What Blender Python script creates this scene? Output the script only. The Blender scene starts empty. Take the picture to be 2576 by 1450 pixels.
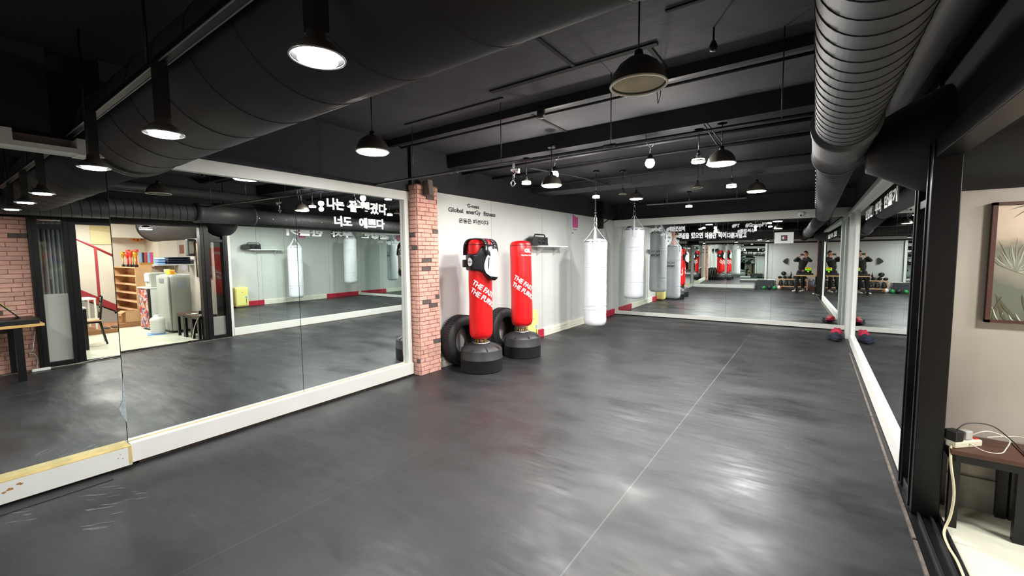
import bpy, bmesh, math, random
from mathutils import Vector, Matrix, Euler
random.seed(7)
C = bpy.context.scene
COL = C.collection
PI = math.pi
R = math.radians
# ------------------------------------------------------------------ camera
YAW, PITCH, ROLL = 0.617701, 0.076512, -0.009884
cam_d = bpy.data.cameras.new('camera'); cam = bpy.data.objects.new('camera', cam_d); COL.objects.link(cam)
cam_d.sensor_width = 36.0; cam_d.lens = 1069.0 / 2576.0 * 36.0; cam_d.clip_start = 0.02
fw = Vector((-math.sin(YAW)*math.cos(PITCH), math.cos(YAW)*math.cos(PITCH), -math.sin(PITCH)))
rt = Vector((math.cos(YAW), math.sin(YAW), 0)); up = rt.cross(fw)
rt, up = rt*math.cos(ROLL)+up*math.sin(ROLL), up*math.cos(ROLL)-rt*math.sin(ROLL)
mw = Matrix((rt, up, -fw)).transposed().to_4x4(); mw.translation = Vector((0, 0, 1.55))
cam.matrix_world = mw
C.camera = cam
# ------------------------------------------------------------------ world, exposure
wd = bpy.data.worlds.new('world'); C.world = wd; wd.use_nodes = True
wd.node_tree.nodes['Background'].inputs[0].default_value = (0.8, 0.85, 1.0, 1)
wd.node_tree.nodes['Background'].inputs[1].default_value = 0.0
C.view_settings.view_transform = 'Standard'; C.view_settings.look = 'None'
C.view_settings.gamma = 1.0; C.view_settings.use_curve_mapping = False
C.view_settings.exposure = 0.55
C.cycles.max_bounces = 12; C.cycles.glossy_bounces = 8; C.cycles.diffuse_bounces = 3
C.cycles.transmission_bounces = 6; C.cycles.transparent_max_bounces = 8
C.cycles.sample_clamp_indirect = 3.0; C.cycles.caustics_reflective = True; C.cycles.caustics_refractive = False
C.cycles.use_denoising = True
try: C.cycles.denoiser = 'OPENIMAGEDENOISE'
except Exception: pass
C.cycles.blur_glossy = 0.3

# ------------------------------------------------------------------ helpers
def rgb(h):
    h = h.lstrip('#'); v = [int(h[i:i+2], 16)/255 for i in (0, 2, 4)]
    return tuple((c/12.92 if c <= .04045 else ((c+.055)/1.055)**2.4) for c in v) + (1,)
def mat(name, col, rough=.6, metal=0., noise=0., nscale=8., bump=0., bscale=60., emit=0., ecol=None, trans=0., alpha=1., spec=.5):
    m = bpy.data.materials.new(name); m.use_nodes = True
    nt = m.node_tree; b = nt.nodes['Principled BSDF']
    c = rgb(col) if isinstance(col, str) else tuple(col)+(1,)*(4-len(col))
    b.inputs['Base Color'].default_value = c; b.inputs['Roughness'].default_value = rough
    b.inputs['Metallic'].default_value = metal; b.inputs['Specular IOR Level'].default_value = spec
    if trans: b.inputs['Transmission Weight'].default_value = trans
    if alpha < 1: b.inputs['Alpha'].default_value = alpha
    if emit:
        b.inputs['Emission Color'].default_value = rgb(ecol) if ecol else c
        b.inputs['Emission Strength'].default_value = emit
    tc = None
    if noise or bump: tc = nt.nodes.new('ShaderNodeTexCoord')
    if noise:
        n = nt.nodes.new('ShaderNodeTexNoise'); n.inputs['Scale'].default_value = nscale; n.inputs['Detail'].default_value = 5
        nt.links.new(tc.outputs['Object'], n.inputs['Vector'])
        r = nt.nodes.new('ShaderNodeValToRGB')
        r.color_ramp.elements[0].position = .3; r.color_ramp.elements[1].position = .7
        r.color_ramp.elements[0].color = tuple(x*(1-noise) for x in c[:3])+(1,)
        r.color_ramp.elements[1].color = tuple(min(1, x*(1+noise)) for x in c[:3])+(1,)
        nt.links.new(n.outputs['Fac'], r.inputs['Fac']); nt.links.new(r.outputs['Color'], b.inputs['Base Color'])
    if bump:
        n = nt.nodes.new('ShaderNodeTexNoise'); n.inputs['Scale'].default_value = bscale; n.inputs['Detail'].default_value = 3
        nt.links.new(tc.outputs['Object'], n.inputs['Vector'])
        bp = nt.nodes.new('ShaderNodeBump'); bp.inputs['Strength'].default_value = bump; bp.inputs['Distance'].default_value = .01
        nt.links.new(n.outputs['Fac'], bp.inputs['Height']); nt.links.new(bp.outputs['Normal'], b.inputs['Normal'])
    return m
def BM(): return bmesh.new()
def fidx(bm, fs, mi):
    for f in fs: f.material_index = mi
def box(bm, x0, x1, y0, y1, z0, z1, mi=0, mtx=None, bev=0.):
    v = [bm.verts.new((x, y, z)) for x in (x0, x1) for y in (y0, y1) for z in (z0, z1)]
    q = [(0, 1, 3, 2), (4, 6, 7, 5), (0, 4, 5, 1), (2, 3, 7, 6), (0, 2, 6, 4), (1, 5, 7, 3)]
    fs = [bm.faces.new([v[i] for i in a]) for a in q]; fidx(bm, fs, mi)
    if bev > 0:
        es = list({e for f in fs for e in f.edges})
        r = bmesh.ops.bevel(bm, geom=es, offset=bev, segments=2, affect='EDGES', profile=.5)
        fidx(bm, r['faces'], mi); v = list({x for f in r['faces'] for x in f.verts} | {x for x in v if x.is_valid})
    if mtx is not None: bmesh.ops.transform(bm, matrix=mtx, verts=[x for x in v if x.is_valid])
    return v
def frame_of(d):
    d = d.normalized(); a = Vector((0, 0, 1)) if abs(d.z) < .9 else Vector((1, 0, 0))
    u = d.cross(a).normalized(); return u, d.cross(u).normalized()
def cyl(bm, p0, p1, r0, r1=None, n=20, mi=0, caps=True, smooth=True):
    r1 = r0 if r1 is None else r1
    p0, p1 = Vector(p0), Vector(p1); u, w = frame_of(p1-p0)
    A, B = [], []
    for i in range(n):
        a = 2*PI*i/n; o = u*math.cos(a)+w*math.sin(a)
        A.append(bm.verts.new(p0+o*r0)); B.append(bm.verts.new(p1+o*r1))
    for i in range(n):
        f = bm.faces.new((A[i], A[(i+1) % n], B[(i+1) % n], B[i])); f.smooth = smooth; f.material_index = mi
    if caps:
        for L in (A, B[::-1]):
            f = bm.faces.new(L); f.material_index = mi
def tube(bm, pts, r, n=8, mi=0, closed=False):
    P = [Vector(p) for p in pts]; m = len(P); rings = []
    prev = None
    for i, p in enumerate(P):
        a = P[(i-1) % m] if (closed or i > 0) else P[i]; b = P[(i+1) % m] if (closed or i < m-1) else P[i]
        d = (b-a)
        if d.length < 1e-7: d = Vector((0, 0, 1))
        d.normalize()
        if prev is None: u, w = frame_of(d)
        else:
            u = (prev-d*prev.dot(d)); u = u.normalized() if u.length > 1e-6 else frame_of(d)[0]; w = d.cross(u)
        prev = u
        rr = r[i] if isinstance(r, (list, tuple)) else r
        rings.append([bm.verts.new(p+(u*math.cos(2*PI*k/n)+w*math.sin(2*PI*k/n))*rr) for k in range(n)])
    for i in range(m if closed else m-1):
        A, B = rings[i], rings[(i+1) % m]
        for k in range(n):
            f = bm.faces.new((A[k], A[(k+1) % n], B[(k+1) % n], B[k])); f.smooth = True; f.material_index = mi
    if not closed:
        bm.faces.new(rings[0][::-1]).material_index = mi; bm.faces.new(rings[-1]).material_index = mi
def lathe(bm, prof, n=32, mi=0, c=(0, 0, 0), axis='Z', smooth=True, mfun=None):
    c = Vector(c); rings = []
    def P(r, z, a):
        x, y = r*math.cos(a), r*math.sin(a)
        return c+(Vector((x, y, z)) if axis == 'Z' else Vector((z, x, y)) if axis == 'X' else Vector((y, z, x)))
    for r, z in prof:
        rings.append([bm.verts.new(P(0, z, 0))] if r < 1e-6 else [bm.verts.new(P(r, z, 2*PI*k/n)) for k in range(n)])
    for j in range(len(prof)-1):
        A, B = rings[j], rings[j+1]
        for k in range(n):
            k2 = (k+1) % n
            if len(A) == 1 and len(B) == 1: continue
            if len(A) == 1: f = bm.faces.new((A[0], B[k2], B[k]))
            elif len(B) == 1: f = bm.faces.new((A[k], A[k2], B[0]))
            else: f = bm.faces.new((A[k], A[k2], B[k2], B[k]))
            f.smooth = smooth; f.material_index = mfun(j) if mfun else mi
def prism(bm, poly, h, mtx=None, mi=0):
    """poly in XY extruded by h along +Z, then transformed"""
    a = [bm.verts.new((x, y, 0)) for x, y in poly]; b = [bm.verts.new((x, y, h)) for x, y in poly]
    n = len(poly); fs = [bm.faces.new(a[::-1]), bm.faces.new(b)]
    for i in range(n): fs.append(bm.faces.new((a[i], a[(i+1) % n], b[(i+1) % n], b[i])))
    fidx(bm, fs, mi)
    if mtx is not None: bmesh.ops.transform(bm, matrix=mtx, verts=a+b)
def obj(name, bm, m, parent=None, loc=None, rot=None):
    bmesh.ops.recalc_face_normals(bm, faces=bm.faces[:])
    me = bpy.data.meshes.new(name); bm.to_mesh(me); bm.free()
    for x in (m if isinstance(m, (list, tuple)) else [m]): me.materials.append(x)
    o = bpy.data.objects.new(name, me); COL.objects.link(o)
    if parent: o.parent = parent
    if loc: o.location = loc
    if rot: o.rotation_euler = rot
    return o
def tag(o, label, cat, group=None, kind=None):
    o['label'] = label; o['category'] = cat
    if group: o['group'] = group
    if kind: o['kind'] = kind
    return o
def thing(name, label, cat, loc=(0, 0, 0), rz=0., group=None):
    o = bpy.data.objects.new(name, None); COL.objects.link(o); o.location = loc; o.rotation_euler = (0, 0, rz)
    o.empty_display_size = .1
    return tag(o, label, cat, group)
def struct(name, bm, m, label=None):
    o = obj(name, bm, m); o['kind'] = 'structure'
    if label: o['label'] = label
    return o
def dup(root, loc, rz=None, label=None, group=None):
    r = root.copy(); COL.objects.link(r); r.location = loc
    if rz is not None: r.rotation_euler = (0, 0, rz)
    if label: r['label'] = label
    if group: r['group'] = group
    for ch in list(root.children):
        c = ch.copy(); COL.objects.link(c); c.parent = r
        for g in list(ch.children):
            d = g.copy(); COL.objects.link(d); d.parent = c
    return r
def text_mesh(body, bold=0.0, depth=0.0):
    cu = bpy.data.curves.new('lettering', 'FONT'); cu.body = body; cu.size = 1; cu.offset = bold; cu.extrude = depth
    cu.resolution_u = 3; cu.align_x = 'LEFT'
    o = bpy.data.objects.new('lettering', cu); COL.objects.link(o)
    dg = bpy.context.evaluated_depsgraph_get(); me = bpy.data.meshes.new_from_object(o.evaluated_get(dg))
    bpy.data.objects.remove(o); bpy.data.curves.remove(cu)
    return me
def text(name, body, org, ru, uu, w, h, m, parent=None, bold=.0, depth=.0, bend=None, shear=0.):
    """flat lettering fitted into w x h, lower left corner org, right vector ru, up vector uu"""
    me = text_mesh(body, bold, .001 if depth else 0)
    xs = [v.co.x for v in me.vertices]; ys = [v.co.y for v in me.vertices]
    if not xs: return None
    x0, x1, y0, y1 = min(xs), max(xs), min(ys), max(ys)
    org, ru, uu = Vector(org), Vector(ru), Vector(uu); nn = ru.cross(uu)
    for v in me.vertices:
        a = (v.co.x-x0)/(x1-x0)*w; b = (v.co.y-y0)/(y1-y0)*h; a += shear*b
        v.co = bend(a, b) if bend else org+ru*a+uu*b+nn*((v.co.z)*depth*1000 if depth else 0)
    me.materials.clear(); me.materials.append(m); me.name = name
    for p in me.polygons: p.material_index = 0
    o = bpy.data.objects.new(name, me); COL.objects.link(o)
    if parent: o.parent = parent
    return o

# ------------------------------------------------------------------ materials
M = {}
M['mirror'] = mat('mirror_glass', (.83, .89, .865), .0, 1.0)
M['mirror_edge'] = mat('mirror_edge', '#7f8c88', .3)
M['white'] = mat('white_painted_board', '#d6d6d0', .55, noise=.04, nscale=3, bump=.05, bscale=30)
M['white_worn'] = None
M['wall_grey'] = mat('grey_wall_paint', '#c6c8c4', .7, noise=.035, nscale=1.4, bump=.06, bscale=40)
M['ceil'] = mat('black_ceiling_paint', '#1b1b21', .75, noise=.3, nscale=1.2, bump=.15, bscale=14)
M['slab'] = mat('grey_concrete_ceiling', '#3b3b41', .8, noise=.28, nscale=2.2, bump=.5, bscale=9)
M['black_wall'] = mat('black_wall_paint', '#1c1c22', .7, noise=.15, nscale=3)
M['beam'] = mat('black_beam_paint', '#1a1a20', .55, noise=.15, nscale=4)
M['groove'] = mat('ceiling_seam', '#141416', .9)
M['duct'] = mat('grey_spiral_duct', '#3f3f40', .55, .2, noise=.08, nscale=3)
M['duct_dark'] = mat('black_branch_duct', '#101013', .6, noise=.2, nscale=5)
M['duct_black'] = mat('black_duct_insulation', '#1c1c22', .62, noise=.12, nscale=5, bump=.1, bscale=20)
M['black_metal'] = mat('black_metal', '#0e0d10', .38, .3, noise=.1, nscale=10)
M['black_plastic'] = mat('black_plastic', '#161618', .4)
M['chrome'] = mat('chrome', '#d8dadc', .18, 1.0)
M['brass'] = mat('brass_bolts', '#b89a48', .3, .9)
M['steel'] = mat('brushed_steel', '#a9abab', .35, .9)
M['red_vinyl'] = mat('red_vinyl', '#dd1418', .34, noise=.05, nscale=6, bump=.03, bscale=25)
M['black_vinyl'] = mat('black_vinyl', '#121116', .32, bump=.04, bscale=30)
M['white_vinyl'] = mat('white_vinyl', '#e2e3ea', .4, noise=.02, nscale=4, bump=.05, bscale=18)
M['white_decal'] = mat('white_lettering', '#eef2f2', .5)
M['dark_decal'] = mat('dark_lettering', '#22262a', .5)
M['grey_decal'] = mat('grey_lettering', '#7d8184', .6)
M['pink'] = mat('pink_print', '#c43c86', .5)
M['red_print'] = mat('red_print', '#b03040', .5)
M['rubber'] = mat('tyre_rubber', '#1b1b1d', .6, noise=.15, nscale=20, bump=.2, bscale=80)
M['base_plastic'] = mat('black_base_plastic', '#242426', .5, noise=.1, nscale=12)
M['yellow'] = mat('pale_yellow_plastic', '#e6dc86', .4)
M['stone_white'] = mat('white_split_stone', '#e8e6d6', .8, bump=.9, bscale=35)
M['stone_red'] = mat('red_split_stone', '#b81c3a', .7, bump=.9, bscale=35)
M['mortar'] = mat('brick_mortar', '#a0705e', .9)
M['brick'] = mat('salmon_brick', '#dba797', .85, noise=.10, nscale=7, bump=.7, bscale=45)
M['brick2'] = mat('pale_salmon_brick', '#cda091', .85, noise=.08, nscale=7, bump=.7, bscale=45)
M['brick_dark'] = mat('dark_grey_brick', '#5c5350', .85, noise=.2, nscale=20, bump=.8, bscale=45)
M['bulb'] = mat('lamp_diffuser', '#ffffff', .5, emit=28, ecol='#f6faff')
M['bulb_far'] = mat('lamp_diffuser_strong', '#ffffff', .5, emit=60, ecol='#fffaf0')
M['bulb_off'] = mat('lamp_reflector_off', '#b9ae98', .5, noise=.25, nscale=14)
M['shade'] = mat('lamp_shade_dark', '#3a3531', .5, noise=.15, nscale=9)
M['shade_rim'] = mat('lamp_rim_pale', '#cfc9b8', .5)
M['lobby_wall'] = mat('cream_wall', '#e3d8c8', .75, noise=.04, nscale=2, bump=.1, bscale=12)
M['lobby_wall2'] = mat('taupe_lobby_wall', '#b3aba1', .75, noise=.04, nscale=2, bump=.1, bscale=25)
M['lobby_floor'] = mat('pale_marble_floor', '#d9d9c6', .35, noise=.07, nscale=2.5)
M['grout'] = mat('stone_skirting', '#8d8a82', .7, noise=.12, nscale=8)
M['wood_dark'] = mat('dark_brown_board', '#4b2c1e', .45, noise=.2, nscale=5)
M['wood_pale'] = mat('pale_pine_wood', '#dcae84', .6, noise=.08, nscale=5)
M['plywood'] = mat('plywood_panel', '#bf9468', .65, noise=.08, nscale=6)
M['wood_step'] = mat('brown_wooden_deck', '#8a5c38', .55, noise=.2, nscale=6)
M['card'] = mat('brown_cardboard', '#b08a62', .8, noise=.06, nscale=10)
M['red_rail'] = mat('dark_red_paint', '#8e2028', .5)
M['stair'] = mat('black_stair_tread', '#1c1b1d', .5)
M['fridge'] = mat('pale_grey_appliance', '#b4b7ae', .4)
M['glass'] = mat('clear_glass', (.9, .93, .92), .02, trans=1.0, spec=.5)
M['frost'] = mat('frosted_film', '#b9b7ae', .6, noise=.03, nscale=8)
M['frost_dark'] = mat('grey_frosted_film', '#85837e', .5, noise=.05, nscale=8)
M['navy'] = mat('navy_towel', '#161b30', .85, noise=.1, nscale=20)
M['blue'] = mat('light_blue_cloth', '#7fa6d8', .8, noise=.06, nscale=20)
M['white_plastic'] = mat('white_plastic', '#e9e9e2', .4)
M['orange'] = mat('orange_print', '#e88a34', .5)
M['skin'] = mat('skin', '#c8927a', .55)
M['hair'] = mat('black_hair', '#15120f', .6)
M['sweater'] = mat('black_sweater', '#1a1a1c', .85, noise=.1, nscale=30)
M['trousers'] = mat('dark_navy_trousers', '#16181f', .85)
M['green'] = mat('green_rubber', '#1f9a45', .4)
M['dark_step'] = mat('dark_grey_step', '#34363a', .5, noise=.1, nscale=15)
M['gold'] = mat('gold_trophy', '#d8a33a', .3, .7)
M['red_shiny'] = mat('red_shiny', '#c9301f', .35)
M['cable_white'] = mat('white_cable', '#d8d4c6', .5)
M['beige'] = mat('beige_canvas', '#cdbb8b', .8, noise=.06, nscale=3)
M['beige2'] = mat('pale_canvas_patch', '#ddd2a4', .8)
M['ivory'] = mat('ivory_plastic', '#dedac4', .45)
M['screen_yellow'] = mat('screen_yellow', '#e2cf2a', .4, emit=.35, ecol='#e2cf2a')
M['screen_green'] = mat('screen_green', '#58d030', .4, emit=.35, ecol='#58d030')
M['curtain'] = mat('pale_blue_curtain', '#aab4ba', .5, noise=.08, nscale=4)

def floor_material():
    m = bpy.data.materials.new('black_rubber_mats'); m.use_nodes = True; nt = m.node_tree; b = nt.nodes['Principled BSDF']
    N = nt.nodes.new; L = nt.links.new
    tc = N('ShaderNodeTexCoord')
    # base colour with scuffs
    n1 = N('ShaderNodeTexNoise'); n1.inputs['Scale'].default_value = 1.6; n1.inputs['Detail'].default_value = 8; n1.inputs['Roughness'].default_value = .65
    L(tc.outputs['Object'], n1.inputs['Vector'])
    r1 = N('ShaderNodeValToRGB'); r1.color_ramp.elements[0].position = .3; r1.color_ramp.elements[1].position = .75
    r1.color_ramp.elements[0].color = (.009, .0095, .011, 1); r1.color_ramp.elements[1].color = (.024, .025, .027, 1)
    L(n1.outputs['Fac'], r1.inputs['Fac'])
    # seams: long seam along the room and cross seams
    sep = N('ShaderNodeSeparateXYZ'); L(tc.outputs['Object'], sep.inputs[0])
    def seam(axis, pos, wdt):
        a = N('ShaderNodeMath'); a.operation = 'SUBTRACT'; L(sep.outputs[axis], a.inputs[0]); a.inputs[1].default_value = pos
        ab = N('ShaderNodeMath'); ab.operation = 'ABSOLUTE'; L(a.outputs[0], ab.inputs[0])
        lt = N('ShaderNodeMath'); lt.operation = 'LESS_THAN'; L(ab.outputs[0], lt.inputs[0]); lt.inputs[1].default_value = wdt
        return lt.outputs[0]
    s1 = seam('X', -.945, .0045)
    mod = N('ShaderNodeMath'); mod.operation = 'MODULO'
    ya = N('ShaderNodeMath'); ya.operation = 'ADD'; L(sep.outputs['Y'], ya.inputs[0]); ya.inputs[1].default_value = 20.35
    L(ya.outputs[0], mod.inputs[0]); mod.inputs[1].default_value = 1.83
    lt = N('ShaderNodeMath'); lt.operation = 'LESS_THAN'; L(mod.outputs[0], lt.inputs[0]); lt.inputs[1].default_value = .005
    mx = N('ShaderNodeMix'); mx.data_type = 'RGBA'; L(s1, mx.inputs['Factor']); L(r1.outputs['Color'], mx.inputs['A']); mx.inputs['B'].default_value = (.10, .10, .10, 1)
    mx2 = N('ShaderNodeMix'); mx2.data_type = 'RGBA'; L(lt.outputs[0], mx2.inputs['Factor']); L(mx.outputs['Result'], mx2.inputs['A']); mx2.inputs['B'].default_value = (.008, .008, .008, 1)
    s3 = seam('X', -2.50, .003)
    mx3 = N('ShaderNodeMix'); mx3.data_type = 'RGBA'; L(s3, mx3.inputs['Factor']); L(mx2.outputs['Result'], mx3.inputs['A']); mx3.inputs['B'].default_value = (.045, .045, .045, 1)
    # sparse dusty scuffs
    wv = N('ShaderNodeTexNoise'); mp = N('ShaderNodeMapping'); mp.inputs['Scale'].default_value = (1.2, 9, 1); mp.inputs['Rotation'].default_value = (0, 0, .35)
    L(tc.outputs['Object'], mp.inputs[0]); L(mp.outputs[0], wv.inputs['Vector']); wv.inputs['Scale'].default_value = 1.1; wv.inputs['Detail'].default_value = 9; wv.inputs['Roughness'].default_value = .7
    rs = N('ShaderNodeValToRGB'); rs.color_ramp.elements[0].position = .6; rs.color_ramp.elements[1].position = .85
    rs.color_ramp.elements[0].color = (0, 0, 0, 1); rs.color_ramp.elements[1].color = (.03, .03, .03, 1); L(wv.outputs['Fac'], rs.inputs['Fac'])
    ad = N('ShaderNodeMix'); ad.data_type = 'RGBA'; ad.blend_type = 'ADD'; ad.inputs['Factor'].default_value = 1
    L(mx3.outputs['Result'], ad.inputs['A']); L(rs.outputs['Color'], ad.inputs['B'])
    L(ad.outputs['Result'], b.inputs['Base Color'])
    # polished and dull patches, drawn out across the room
    mp1 = N('ShaderNodeMapping'); mp1.inputs['Scale'].default_value = (.8, 1.5, 1); L(tc.outputs['Object'], mp1.inputs[0])
    n2 = N('ShaderNodeTexNoise'); n2.inputs['Scale'].default_value = 1.15; n2.inputs['Detail'].default_value = 7; n2.inputs['Roughness'].default_value = .6; L(mp1.outputs[0], n2.inputs['Vector'])
    r2 = N('ShaderNodeMapRange'); r2.inputs['From Min'].default_value = .36; r2.inputs['From Max'].default_value = .64
    r2.inputs['To Min'].default_value = .32; r2.inputs['To Max'].default_value = .58; L(n2.outputs['Fac'], r2.inputs['Value'])
    L(r2.outputs[0], b.inputs['Roughness'])
    b.inputs['Specular IOR Level'].default_value = .6
    mp2 = N('ShaderNodeMapping'); mp2.inputs['Scale'].default_value = (.8, 2.6, 1); L(tc.outputs['Object'], mp2.inputs[0])
    n3 = N('ShaderNodeTexNoise'); n3.inputs['Scale'].default_value = 1.3; n3.inputs['Detail'].default_value = 3; L(mp2.outputs[0], n3.inputs['Vector'])
    bp = N('ShaderNodeBump'); bp.inputs['Strength'].default_value = .5; bp.inputs['Distance'].default_value = .03; L(n3.outputs['Fac'], bp.inputs['Height'])
    n4 = N('ShaderNodeTexNoise'); n4.inputs['Scale'].default_value = 140; L(tc.outputs['Object'], n4.inputs['Vector'])
    bp2 = N('ShaderNodeBump'); bp2.inputs['Strength'].default_value = .08; bp2.inputs['Distance'].default_value = .004; L(n4.outputs['Fac'], bp2.inputs['Height']); L(bp.outputs['Normal'], bp2.inputs['Normal'])
    L(bp2.outputs['Normal'], b.inputs['Normal'])
    return m
M['floor'] = floor_material()

# ------------------------------------------------------------------ lamps (light objects live inside their lamp things)
def add_light(parent, z, r, power, col=(1, .985, .965), spread=180):
    ld = bpy.data.lights.new('lamp_light', 'AREA'); ld.shape = 'DISK'; ld.size = 2*r; ld.energy = power; ld.color = col; ld.spread = R(spread)
    o = bpy.data.objects.new('lamp_light', ld); COL.objects.link(o); o.parent = parent; o.location = (0, 0, z)
    o.visible_camera = True
    return o
SHADE = {}
def shade_lamp(name, loc, r, label, ztop, power, lit=True, group='pendant lamps over the mats', kind='dome'):
    t = thing(name, label, 'lamp', loc, 0, group)
    b = BM()
    if kind == 'dome':
        prof = [(r, 0), (r*.985, r*.12), (r*.90, r*.42), (r*.70, r*.72), (r*.42, r*.93), (r*.16, r*1.02), (0, r*1.03)]
    else:
        prof = [(r, 0), (r*.99, r*.10), (r*.62, r*.42), (r*.36, r*.62), (r*.34, r*1.0), (0, r*1.02)]
    lathe(b, prof, 36); lathe(b, [(r*.97, .002), (r*.88, r*.40), (r*.4, r*.9), (0, r*.98)] if kind == 'dome' else [(r*.96, .002), (r*.6, r*.38), (r*.3, r*.6), (0, r*.62)], 36)
    shd = obj('lamp_shade', b, M['shade'], t)
    b = BM(); tube(b, [(r*1.0*math.cos(2*PI*i/40), r*1.0*math.sin(2*PI*i/40), 0) for i in range(40)], r*.045, 6, closed=True)
    obj('shade_rim', b, M['shade_rim'], shd)
    b = BM()
    if lit: lathe(b, [(0, -.004), (r*.6, -.002), (r*.93, .006), (r*.9, .02), (0, .022)], 32)
    else: lathe(b, [(r*.93, .012), (r*.7, r*.30), (r*.3, r*.55), (0, r*.6)], 32)
    obj('lamp_diffuser', b, (M['bulb'] if kind == 'dome' else M['bulb_far']) if lit else M['bulb_off'], t)
    top = r*1.0
    b = BM(); cyl(b, (0, 0, top), (0, 0, top+.035), r*.13+.008, r*.1+.006, 14); obj('lamp_socket', b, M['black_metal'], t)
    if ztop-loc[2] > top+.06:
        b = BM(); cyl(b, (0, 0, top+.03), (0, 0, ztop-loc[2]-.015), .005, n=8); obj('pendant_cord', b, M['black_plastic'], t)
        b = BM(); cyl(b, (0, 0, ztop-loc[2]-.03), (0, 0, ztop-loc[2]), .045, n=20); obj('ceiling_rose', b, M['black_metal'], t)
    if lit: add_light(t, -.012, r*.9, power)
    return t

# ================================================================== STRUCTURE
def xL(y): return -4.258-.0303*(y-3)        # glass plane of the left mirror
def yF(x): return 10.55+.0211*(x+2)         # glass plane of the far mirror
ZC = 2.95
b = BM(); box(b, -4.6, .50, -1.6, 10.9, -.05, 0); struct('floor', b, M['floor'])
b = BM(); box(b, .50, .655, -1.6, 10.9, -.05, .004); struct('trim_1', b, M['black_metal'], 'black floor strip along the mat edge')
b = BM()
for y0, y1 in ((-1.5, 3.0), (3.02, 5.1), (5.12, 8.2)): box(b, .487, .502, y0, y1, -.03, .012)
struct('trim_2', b, mat('worn_edge_metal', '#7a7068', .45, .5, noise=.4, nscale=25), 'worn metal edging of the mats')
b = BM(); box(b, .655, 6.2, .2, 5.6, -.05, .004); struct('floor_lobby', b, M['lobby_floor'])
# sill tracks of the sliding opening
b = BM()
for x in (.545, .60, .64): box(b, x, x+.012, 1.0, 3.77, .004, .022)
struct('trim_3', b, mat('track_metal', '#3c3b3f', .35, .7))
# ceiling: grey slab between beams, lower black part beyond, dark sides
b = BM(); box(b, -4.6, .7, 1.9, 4.42, ZC, ZC+.1); struct('ceiling', b, M['slab'])
b = BM(); box(b, -4.6, .7, -1.6, 1.9, ZC, ZC+.1); box(b, -4.6, .7, 4.42, 10.9, 2.80, 2.9); box(b, -4.6, .7, 4.40, 4.66, 2.77, ZC+.1)
struct('ceiling_black', b, M['ceil'])
b = BM(); box(b, .655, 6.2, .2, 5.6, 2.5, 2.6); struct('ceiling_lobby', b, M['ceil'])
b = BM(); box(b, -4.55, .6, 3.41, 3.46, 2.87, ZC)
box(b, -4.55, .6, 6.55, 7.05, 2.66, 2.8)
struct('trim_4', b, M['beam'], 'black ceiling beams')
b = BM()
for y, z, r in ((4.70, 2.735, .018), (5.42, 2.77, .02), (3.62, 2.90, .012), (9.28, 2.62, .014), (6.3, 2.73, .012)):
    cyl(b, (-4.4 if y < 9 else -3.1, y, z), (.5 if y < 9 else -1.1, y, z), r, n=10)
struct('trim_5', b, M['beam'], 'thin black conduits under the ceiling')
b = BM()
box(b, -2.3, -.9, 2.955-.02, 2.985, ZC-.012, ZC+.01); box(b, -1.52, -1.49, 2.35, 2.96, ZC-.01, ZC+.01)
box(b, -.75, .5, 2.6, 2.625, ZC-.01, ZC+.01); box(b, -2.36, -2.33, 3.5, 4.4, ZC-.01, ZC+.01); box(b, -.98, -.95, 2.98, 3.4, ZC-.01, ZC+.01)
box(b, -3.6, -2.3, 3.12, 3.135, ZC-.01, ZC+.01)
struct('trim_6', b, M['groove'], 'dark joints in the ceiling boards')
# bright thin pipe
b = BM(); cyl(b, (-4.3, 3.205, 2.397), (.1, 3.245, 2.397), .012, n=12)
for x in (-3.6, -2.4, -1.33, -.2): cyl(b, (x, 3.225, 2.397), (x, 3.225, ZC), .004, n=6)
for x in (-1.34, -3.0): cyl(b, (x-.05, 3.225, 2.397), (x+.05, 3.225, 2.397), .017, n=12)
struct('trim_7', b, mat('dark_steel_pipe', '#5a5b60', .35, .8), 'suspended steel pipe')

# left wall
def slanted(b, ya, yb, off0, off1, z0, z1, mi=0):
    """box following the left mirror plane, x from plane+off0 to plane+off1"""
    pts = [(xL(ya)+off0, ya), (xL(yb)+off0, yb), (xL(yb)+off1, yb), (xL(ya)+off1, ya)]
    prism(b, pts, z1-z0, Matrix.Translation((0, 0, z0)), mi)
b = BM(); box(b, -4.7, -4.36, -1.7, 3.76, 0, 2.40); struct('wall_left', b, M['wall_grey'])
b = BM(); box(b, -4.7, -4.30, -1.7, 3.74, 2.40, ZC); box(b, -4.32, -4.2, -1.6, .6, 2.40, ZC)
slanted(b, .855, 3.73, -.05, .03, 2.372, ZC); box(b, -4.7, -4.205, 3.74, 10.9, 2.412, ZC)
struct('wall_left_upper', b, M['black_wall'])
b = BM(); box(b, -4.7, -4.2, 3.9, 10.9, 0, 2.412); struct('wall_left_recess', b, M['wall_grey'])
b = BM()
for y in (5.36, 6.9, 8.07, 9.25): box(b, -4.2005, -4.1985, y, y+.004, .15, 2.41)
struct('trim_8', b, M['grout'], 'fine joints of the wall boards')
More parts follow.
